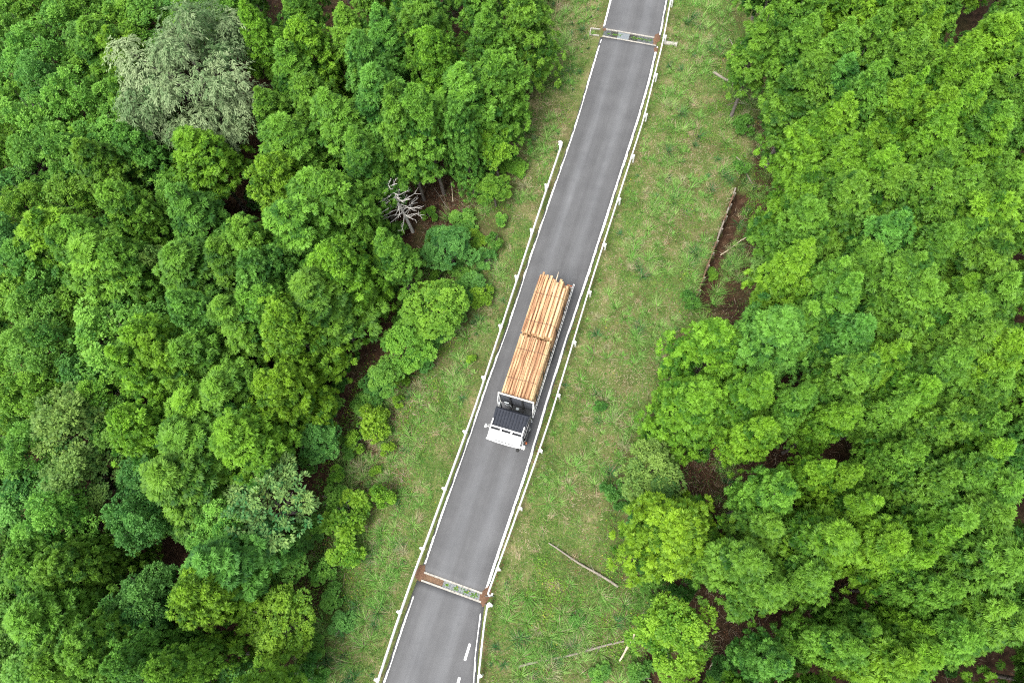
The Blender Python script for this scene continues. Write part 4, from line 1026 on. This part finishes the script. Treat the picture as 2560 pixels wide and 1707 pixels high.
# ------------------------------------------------------------------ brush at the forest edge
def shrub_at(px, py, r, h, tone, label, **kw):
    p = ground_at(px, py); e = plant('shr', p[0], p[1], h, r, tone, label, **kw); TREES.pop(); return e
SH = [(890, 1290, 1.7, 2.8, 'v', 'bright yellow shrub with orange tips between brush and dry grass'), (935, 1065, 1.4, 2.3, 'v', 'yellow-tipped green shrub by the brown path'), (1000, 1010, .5, .9, 'v', 'small round yellow shrub on the dry grass'),
      (975, 1130, .6, 1.1, 'v', 'yellow shrub below the yellow-tipped green shrub'), (880, 1385, 1.2, 2.0, 'v', 'yellow-green shrub at the foot of the pale-tipped tree'), (820, 1430, 1.0, 1.6, 'l', 'light green shrub beside the yellow-green shrub'),
      (1205, 745, 1.0, 1.6, 'v', 'yellow-leaved bush hanging over the grass by the guardrail'), (1170, 660, .8, 1.3, 'b', 'blue-green bush at the verge near the clearing'), (1075, 545, .7, 1.0, 'y', 'yellow-green low bush at the foot of the dead tree'),
      (1000, 600, 1.0, 1.7, 'g', 'mid-green brush below the dead tree'), (1255, 560, .6, 1.0, 'l', 'light green bush at the verge beside the clearing'), (870, 1120, .9, 1.2, 'g', 'mid-green undergrowth in the brushy opening'),
      (940, 1180, .45, .7, 'v', 'small yellow sapling in dry grass'), (1775, 690, .55, .9, 'y', 'small bright shrub at the low end of the wall'), (1850, 430, .7, 1.1, 'g', 'green bush at the high end of the wall'),
      (1720, 760, .8, 1.2, 'd', 'dark bush below the wall'), (1860, 330, .9, 1.5, 'd', 'dark green bush on the forest edge above the wall'), (1885, 600, .9, 1.3, 'd', 'dark green bush in the hollow below the wall'),
      (1560, 1260, .7, 1.0, 'd', 'dark bush under the olive tree'), (1500, 1020, .5, .8, 'd', 'dark low bush on the grass bank by broad cypress'), (1590, 1420, .7, .9, 'g', 'mid-green bush beside the lying thin trunk'), (1440, 1540, .6, .5, 'd', 'low dark bush between the two lying trunks'),
      (760, 1330, .9, 1.4, 'g', 'mid-green undergrowth by the pale-tipped tree'), (850, 960, .7, 1.0, 'd', 'dark bush under the yellow cypress at the path'), (1600, 1690, 1.0, 1.2, 'g', 'leafy bush below the pale stump'), (1500, 1680, .8, .8, 'g', 'leafy green patch bush below the second lying trunk'),
      (1320, 90, .7, 1.0, 'y', 'small yellow-green bush on the dry verge near the inlet box'), (1180, 900, .4, .6, 'v', 'tiny yellow bush at the guardrail grass')]
BRUSH = [(1060, 660), (1100, 705), (1165, 565), (1190, 610), (1135, 815), (1060, 905), (905, 1010), (835, 1040), (850, 1190), (815, 1310), (965, 1245), (840, 1485), (860, 1565), (800, 1610), (1285, 300), (1280, 430), (1300, 190), (1010, 960), (930, 1010), (1090, 850), (1000, 640), (1150, 690), (770, 1680), (840, 1250), (900, 1110), (1240, 620), (1215, 660)]
for i, q in enumerate(BRUSH): shrub_at(*q, random.uniform(.6, 1.25), random.uniform(.9, 2.0), 'gylvgbg'[i % 7], 'low leafy shrub of the brush fringe between the forest and the guardrail verge', group='brush fringe shrubs')
for q in SH: shrub_at(*q, group='shrubs along the forest edge')
def understory():
    n_ = 0
    for _ in range(4000):
        px, py = random.uniform(-60, 2620), random.uniform(-60, 1760)
        if not in_poly(np.array([(px, py)]), FL if px < 1400 else FR)[0]: continue
        if any((px - a) ** 2 + (py - b) ** 2 < (c * .75) ** 2 for a, b, c in GAPS): continue
        p = ground_at(px, py)
        if any((p[0] - a) ** 2 + (p[1] - b) ** 2 < 1.1 ** 2 for a, b, q in TREES): continue
        if any((p[0] - a) ** 2 + (p[1] - b) ** 2 < 1.7 ** 2 for a, b in US): continue
        e = plant('shr', p[0], p[1], random.uniform(1.3, 2.4), random.uniform(.8, 1.3), random.choice('ddgb'), 'shaded shrub of the undergrowth beneath the trees', 'undergrowth shrubs'); TREES.pop(); US.append((p[0], p[1])); n_ += 1
        if n_ > 150: break
US = []
understory()

# ------------------------------------------------------------------ bleached dead tree
def dead_tree():
    rr = random.Random(12); p = ground_at(1032, 580); hgt = 6.6
    e = empty('dead_tree', tuple(p)); tag(e, 'bleached bare dead tree with white branches beside the clearing', 'tree')
    lean = np.array([-.5, .25]); b = MB()
    ax = lambda f: np.array([lean[0] * f ** 1.4, lean[1] * f ** 1.4, hgt * f])
    b.tube([ax(-.03)] + [ax(f) for f in (.1, .3, .5, .7, .85, 1.0)], [.15, .13, .115, .09, .065, .04, .01], 9); b.build('trunk', M['deadwood'], e, smooth=True)
    for i in range(46):
        f = .36 + .62 * i / 46; a = i * 2.4 + rr.uniform(-.3, .3); L = (1.9 - 1.2 * (f - .38) / .6) * rr.uniform(.6, 1.15); c = ax(f); m = MB()
        d = np.array([math.cos(a), math.sin(a), rr.uniform(.1, .55)]); q1 = c + d * L * .45; d2 = nrm(d + np.array([rr.uniform(-.35, .35), rr.uniform(-.35, .35), rr.uniform(-.2, .25)])); q2 = q1 + d2 * L * .55
        m.tube([c, q1, q2], [.042, .028, .010], 5)
        for k in range(5):
            t = rr.uniform(.35, 1); bs = c + (q1 - c) * min(1, t / .5) if t < .5 else q1 + (q2 - q1) * (t - .5) * 2
            d3 = nrm(d2 + np.array([rr.uniform(-.9, .9), rr.uniform(-.9, .9), rr.uniform(-.3, .5)])); m.tube([bs, bs + d3 * L * rr.uniform(.15, .38)], [.018, .006], 4)
        m.build('branch', M['deadwood'], e)
dead_tree()

# ------------------------------------------------------------------ low wall, lying trunks, stump
def low_wall():
    (x0, y0), (x1, y1) = WALL; k = 30; e = empty('retaining_wall', (x0, y0, float(gheight(x0 - .5, y0)))); tag(e, 'low earth and timber retaining wall at the edge of the grass bank', 'wall')
    rr = random.Random(3); dx, dy = (x1 - x0), (y1 - y0); ang = math.atan2(dy, dx); L = math.hypot(dx, dy); zb = e.location.z
    for i in range(16):
        t = (i + .5) / 16; x, y = dx * t, dy * t; zt = float(gheight(x0 + x - .45, y0 + y)) - zb
        for r in range(5):
            MB().box((x + .06 + rr.uniform(-.02, .02), y, zt - .09 - .25 * r), (L / 16 - .02, .10 + rr.uniform(0, .03), .235), Matrix.Rotation(ang, 3, 'Z') @ Matrix.Rotation(rr.uniform(-.02, .02), 3, 'Y'), bev=.02).build('plank', M['oldwood'] if rr.random() < .25 else M['soil'], e)
    for i in range(9):
        t = (i + .5) / 9; x, y = dx * t, dy * t; zt = float(gheight(x0 + x - .45, y0 + y)) - zb
        MB().tube([(x + .17, y, zt - 1.6), (x + .17, y, zt + .05)], .06, 8).build('stake', M['oldwood'], e, smooth=True)
low_wall()
def lying(px0, px1, r0, r1, label, mat, name='fallen_log', lift=.1, twigs=0):
    a, b = ground_at(*px0), ground_at(*px1); d = b - a; k = 9; pts = []
    for i in range(k + 1):
        p = a + d * i / k; z = float(gheight(p[0], p[1])) + lift + .05 * math.sin(i * 1.3)
        wob = .035 * math.sin(i * .9 + px0[0]) * np.linalg.norm(d) / 5; q_ = np.array([-d[1], d[0]]) / np.linalg.norm(d[:2]) * wob
        pts.append((p[0] - a[0] + q_[0], p[1] - a[1] + q_[1], z - a[2]))
    e = empty(name, tuple(a)); tag(e, label, 'fallen log')
    MB().tube(pts, list(np.linspace(r0, r1, k + 1)), 9).build('stem', M[mat], e, smooth=True)
    rr = random.Random(int(px0[0]))
    for i in range(twigs):
        q = np.array(pts[rr.randrange(1, k)]); v = np.array([rr.uniform(-.6, .6), rr.uniform(-.6, .6), rr.uniform(.1, .4)])
        MB().tube([q, q + v * .6, q + v * 1.0 + [0, 0, .05]], [.02, .012, .004], 5).build('side_branch', M[mat], e)
    return e
lying((1371, 1358), (1545, 1466), .045, .085, 'thin grey trunk lying from the grass to the bright tufted cypress', 'oldwood', twigs=7, lift=.14)
lying((1295, 1666), (1560, 1603), .08, .06, 'long grey-brown trunk lying across the weeds', 'oldwood', twigs=6, lift=.10)
lying((1548, 1650), (1586, 1580), .05, .075, 'short pale broken stem leaning over the weeds', 'cutwood', 'broken_stem', lift=.35, twigs=2)
lying((1782, 183), (1846, 224), .10, .12, 'grey log lying at the forest edge below the leaning trunk', 'oldwood', lift=.15, twigs=2)
lying((1822, 100), (1848, 140), .03, .05, 'thin brown branch lying at the forest edge', 'oldwood', 'fallen_branch', lift=.1)
lying((1825, 165), (1860, 150), .03, .035, 'thin branch at the foot of the leaning trunk', 'oldwood', 'fallen_branch', lift=.1)
lying((1840, 395), (1885, 470), .04, .05, 'thin brown pole lying behind the low wall', 'oldwood', 'fallen_branch', lift=.12)
lying((1800, 640), (1870, 590), .035, .04, 'thin pale branch in the hollow below the wall', 'cutwood', 'fallen_branch', lift=.12)
lying((1128, 455), (1133, 505), .03, .035, 'pale stick lying beside the bare cypress trunk', 'cutwood', 'fallen_branch', lift=.08)
lying((1085, 470), (1118, 520), .02, .03, 'thin twig pole on the brown clearing floor', 'oldwood', 'fallen_branch', lift=.08)
lying((1780, 1655), (1768, 1680), .04, .04, 'cut pale pole leaning in the dark gap', 'cutwood', 'fallen_branch', lift=.15)

# ------------------------------------------------------------------ grasses, weeds and litter
def blades(P, az, L, w, lean, pig, seg=2):
    """arching blades; P (n,3) roots"""
    k = len(P); d = np.stack([np.cos(az), np.sin(az), 0 * az], 1); s = np.stack([-np.sin(az), np.cos(az), 0 * az], 1)
    Vs = []
    for j in range(seg + 1):
        t = j / seg; hor = L * np.sin(lean) * t ** 1.3; ver = L * np.cos(lean) * t * (1 - .38 * t * np.sin(lean))
        c = P + d * hor[:, None] + UP * ver[:, None]; ww = w * (1 - t * .92)
        Vs += [c - s * ww[:, None], c + s * ww[:, None]]
    V = np.stack(Vs, 1); m = 2 * (seg + 1); b = np.arange(k)[:, None] * m
    Q = np.concatenate([b + np.array([[2 * j, 2 * j + 1, 2 * j + 3, 2 * j + 2]]) for j in range(seg)])
    return V.reshape(-1, 3), Q, np.repeat(pig, m, 0)
GREENS = np.array([(.09, .22, .03), (.14, .29, .045), (.20, .33, .055), (.075, .18, .035), (.13, .26, .07)])
DRY = np.array([(.40, .33, .19), (.33, .26, .14), (.46, .39, .25), (.28, .20, .11), (.37, .32, .22)])
def verge_points(n_):
    g = np.random.default_rng(5); X = g.uniform(-34, 24, n_); Y = g.uniform(-9, 56, n_)
    dl = (XL(Y) - X) * COSR; dr = (X - XR(Y)) * COSR; off = np.maximum(dl, dr)
    Z = gheight(X, Y); px = project(np.stack([X, Y, Z], 1)); inside = (px[:, 0] > -30) & (px[:, 0] < 2590) & (px[:, 1] > -40) & (px[:, 1] < 1750)
    fo = in_poly(px, FL) | in_poly(px, FR)
    ok = inside & (off > .16) & ((dl < 8.5) & (dr < 14)) & ~(fo & (np.random.default_rng(8).random(n_) > .45))
    for D in (TD, BD):                                   # keep the gutter mouths clear
        for q in ('u1', 'l1', 'u0', 'l0'): ok &= ((X - D[q][0]) ** 2 + (Y - D[q][1]) ** 2) > .12
    ok &= ~by_wall(X, Y)
    return X[ok], Y[ok], Z[ok], dl[ok], dr[ok], off[ok], fo[ok]
def with_alpha(c): return np.concatenate([c, np.ones((len(c), 1))], 1)
def grass():
    g = np.random.default_rng(3); out = []
    # 1. the mat: short green and straw blades everywhere on the verge
    X, Y, Z, dl, dr, off, fo = verge_points(1500000); k = len(X)
    n1 = vnoise(X, Y, 1.6, 1) * .6 + vnoise(X, Y, .5, 2) * .4; n2 = vnoise(X, Y, 3.2, 4)
    dens = np.clip(.35 + .9 * n1, 0, 1) * np.where(off < .55, .30, 1) * np.where(fo, .5, 1); keep = g.random(k) < dens * .62
    X, Y, Z, off, n1, n2, fo, dl = X[keep], Y[keep], Z[keep], off[keep], n1[keep], n2[keep], fo[keep], dl[keep]; k = len(X)
    green = g.random(k) < np.clip(.76 + (n1 - .5) * 2.0 + (n2 - .5) * .9 - .42 * (dl > 0) * sstep(24, 32, Y), .06, .95)
    pig = np.where(green[:, None], GREENS[g.integers(0, 5, k)], DRY[g.integers(0, 5, k)]) * g.uniform(.75, 1.25, (k, 1))
    L = g.uniform(.12, .36, k) * np.where(off < .6, .5, 1) * (.7 + .6 * n1); lean = np.where(green, g.uniform(.3, 1.15, k), g.uniform(.9, 1.5, k))
    swirl = vnoise(X, Y, 1.1, 9) * 9
    out.append(blades(np.stack([X, Y, Z - .02], 1), swirl + g.normal(0, .9, k), L, g.uniform(.011, .021, k), lean, with_alpha(pig), 1))
    # 2. tussocks with long arching blades
    X, Y, Z, dl, dr, off, fo = verge_points(12000); k0 = len(X)
    nn = vnoise(X, Y, 2.4, 11) * .6 + vnoise(X, Y, 6, 12) * .4; want = np.clip((nn - .30) * 2.6, 0, 1) * (off > .75)
    want = np.where((dl > 1.0) & (dl < 4), np.clip(want * 1.3, 0, 1), want)
    keep = g.random(k0) < want; X, Y, Z, off, dl = X[keep], Y[keep], Z[keep], off[keep], dl[keep]; k0 = len(X)
    if k0 > 1700: X, Y, Z, off, dl = X[:1700], Y[:1700], Z[:1700], off[:1700], dl[:1700]; k0 = 1700
    size = (.45 + 1.0 * g.random(k0) ** 1.6) * np.where(off > 1.5, 1, .5); tone = g.random(k0); per = 70
    i = np.repeat(np.arange(k0), per); k = len(i); r = g.uniform(0, .13, k) * size[i]; a = g.uniform(0, 6.283, k)
    P = np.stack([X[i] + r * np.cos(a), Y[i] + r * np.sin(a), Z[i] - .03], 1)
    base = np.where((tone < .5)[:, None], (.17, .37, .07), np.where((tone < .62)[:, None], (.06, .18, .055), np.where((tone < .95)[:, None], (.24, .42, .10), (.36, .37, .2))))
    pig = base[i] * g.uniform(.7, 1.3, (k, 1)); dry = g.random(k) < .16; pig = np.where(dry[:, None], DRY[g.integers(0, 5, k)], pig)
    sw = g.uniform(0, 6.283, k0)[i]; bi = g.uniform(.35, 1.1, k0)[i]; a = np.arctan2(np.sin(a) + bi * np.sin(sw), np.cos(a) + bi * np.cos(sw))
    out.append(blades(P, a + g.normal(0, .4, k), g.uniform(.4, 1.0, k) * size[i], g.uniform(.011, .021, k), g.uniform(.25, 1.25, k), with_alpha(pig), 3))
    # 3. pale dead stalks lying in sheaves on the dry side
    X, Y, Z, dl, dr, off, fo = verge_points(5000); nn = vnoise(X, Y, 1.9, 21); keep = (nn > .58) & (off > 1.3) & (g.random(len(X)) < .4); X, Y, Z = X[keep], Y[keep], Z[keep]; k0 = len(X)
    i = np.repeat(np.arange(k0), 26); k = len(i); th = g.uniform(0, 6.283, k0)
    P = np.stack([X[i] + g.normal(0, .14, k), Y[i] + g.normal(0, .14, k), Z[i] + g.uniform(.0, .12, k)], 1)
    out.append(blades(P, th[i] + g.normal(0, .5, k), g.uniform(.4, .95, k), g.uniform(.005, .009, k), g.uniform(1.15, 1.5, k), with_alpha(DRY[g.integers(0, 5, k)] * g.uniform(.85, 1.35, (k, 1))), 1))
    vo = 0; Vs, Qs, Ps = [], [], []
    for V, Q, p in out: Vs.append(V); Qs.append(Q + vo); Ps.append(p); vo += len(V)
    me = mesh_np('grass', np.concatenate(Vs), np.concatenate(Qs), M['grass'], {'pig': ('FLOAT_COLOR', np.concatenate(Ps))})
    tag(link('grass', me), 'green and straw coloured grass covering both roadside verges', 'grass', kind='stuff')
grass()
def weeds():
    """leafy ground cover: on the weedy corner, along the forest edge and in the gutters"""
    g = np.random.default_rng(14); n_ = 520000; X = g.uniform(-34, 24, n_); Y = g.uniform(-9, 56, n_); Z = gheight(X, Y); px = project(np.stack([X, Y, Z], 1))
    dl = (XL(Y) - X) * COSR; dr = (X - XR(Y)) * COSR
    corner = (px[:, 1] > 1380) & (dr > 2.4) & (dr < 10); brush = (dl > 2.4) & (dl < 9.5) & (px[:, 1] > 640) & (px[:, 1] < 1650)
    edge = ((dl > 3.2) & (dl < 8)) | ((dr > 5.0) & (dr < 12)); nn = vnoise(X, Y, 1.5, 31)
    pr = np.where(corner | brush, np.clip((nn - .18) * 2.4, 0, 1), np.where(edge, np.clip((nn - .52) * 2.6, 0, .7), np.where(np.maximum(dl, dr) > .5, np.clip((nn - .72) * 2, 0, .3), 0)))
    inside = (px[:, 0] > -30) & (px[:, 0] < 2590) & (px[:, 1] > -40) & (px[:, 1] < 1750) & (np.maximum(dl, dr) > .3)
    gap = np.zeros(n_, bool)
    for a, b, c in GAPS[:10]: gap |= ((px[:, 0] - a) ** 2 + (px[:, 1] - b) ** 2) < c * c
    keep = inside & ~gap & ~by_wall(X, Y, -.05, 1.0) & (g.random(n_) < pr); X, Y, Z, nn = X[keep], Y[keep], Z[keep], nn[keep]
    for D, ts in ((TD, (.1, .2, .3, .55, .6, .66, .72, .8, .86)), (BD, (.42, .55, .58, .7, .73, .85, .9))):    # weeds sprouting through the gratings
        for t in ts:
            c = (np.array(D['u0']) + D['l0']) / 2 * (1 - t) + (np.array(D['u1']) + D['l1']) / 2 * t; k = 26
            X = np.concatenate([X, c[0] + g.normal(0, .08, k)]); Y = np.concatenate([Y, c[1] + g.normal(0, .045, k)]); Z = np.concatenate([Z, np.full(k, -.1)]); nn = np.concatenate([nn, np.full(k, .6)])
    k = len(X); P = np.stack([X, Y, Z + g.uniform(.02, .30, k) * np.clip(nn, .3, 1)], 1); D = nrm(rand_dirs(g, k) * [1, 1, .4]); Nn = nrm(UP + rand_dirs(g, k) * .5); Nn = nrm(Nn - D * (Nn * D).sum(1)[:, None])
    L = g.uniform(.06, .14, k); V = leaf_quads(P, D, Nn, L, L * .32, .1); pt = vnoise(X, Y, .7, 41)[:, None]
    pig = (np.array([.06, .17, .025]) * (1 - pt) + np.array([.16, .30, .03]) * pt) * g.uniform(.7, 1.3, (k, 1)); yel = g.random(k) < .03; pig = np.where(yel[:, None], (.38, .36, .05), pig)
    me = mesh_np('weeds', V, np.arange(len(V)).reshape(-1, 4), M['grass'], {'pig': ('FLOAT_COLOR', np.repeat(with_alpha(pig), 4, 0))})
    tag(link('weeds', me), 'low leafy green weeds along the forest edge and in the gutters', 'weeds', kind='stuff')
weeds()
def litter():
    """twigs and dead leaves on bare ground, in the gaps and along the kerb strip"""
    g = np.random.default_rng(22); n_ = 260000; X = g.uniform(-34, 26, n_); Y = g.uniform(-9, 56, n_); Z = gheight(X, Y); px = project(np.stack([X, Y, Z], 1)); dl = (XL(Y) - X) * COSR; dr = (X - XR(Y)) * COSR; off = np.maximum(dl, dr)
    pr = np.where((dr > .14) & (dr < .55), .8, np.where((dl > .14) & (dl < .5), .35, 0)) * np.clip(vnoise(X, Y, .8, 51) * 1.8 - .3, 0, 1); pr = np.where(off > 4.5, .12, pr)
    for a, b, c in GAPS: pr = np.where(((px[:, 0] - a) ** 2 + (px[:, 1] - b) ** 2) < (c + 25) ** 2, .75, pr)
    pr = np.where(off < .1, 0, pr)
    keep = (g.random(n_) < pr) & (px[:, 0] > -30) & (px[:, 0] < 2590) & (px[:, 1] > -40) & (px[:, 1] < 1750); X, Y, Z, off = X[keep], Y[keep], Z[keep], off[keep]; k = len(X)
    twig = (g.random(k) < .3) & (off > 1); a = g.uniform(0, 6.283, k); D = np.stack([np.cos(a), np.sin(a), g.normal(0, .12, k)], 1); Nn = nrm(UP + rand_dirs(g, k) * .3); Nn = nrm(Nn - D * (Nn * D).sum(1)[:, None])
    L = np.where(twig, g.uniform(.25, .9, k), g.uniform(.05, .12, k)); W = np.where(twig, .012, L * .35)
    V = leaf_quads(np.stack([X, Y, Z + .015 + g.uniform(0, .05, k)], 1), nrm(D), Nn, L, W, 0); c1 = np.array([(.17, .08, .04), (.11, .055, .03), (.2, .11, .06), (.08, .045, .028)])[g.integers(0, 4, k)]; c2 = np.array([(.24, .19, .13), (.16, .115, .075), (.3, .25, .18)])[g.integers(0, 3, k)]
    pig = np.where(twig[:, None], c2, c1) * g.uniform(.7, 1.3, (k, 1))
    me = mesh_np('leaf_litter', V, np.arange(len(V)).reshape(-1, 4), M['litter'], {'pig': ('FLOAT_COLOR', np.repeat(with_alpha(pig), 4, 0))})
    tag(link('leaf_litter', me), 'brown dead leaves and twigs strewn along the kerb and forest floor', 'leaf litter', kind='stuff')
litter()
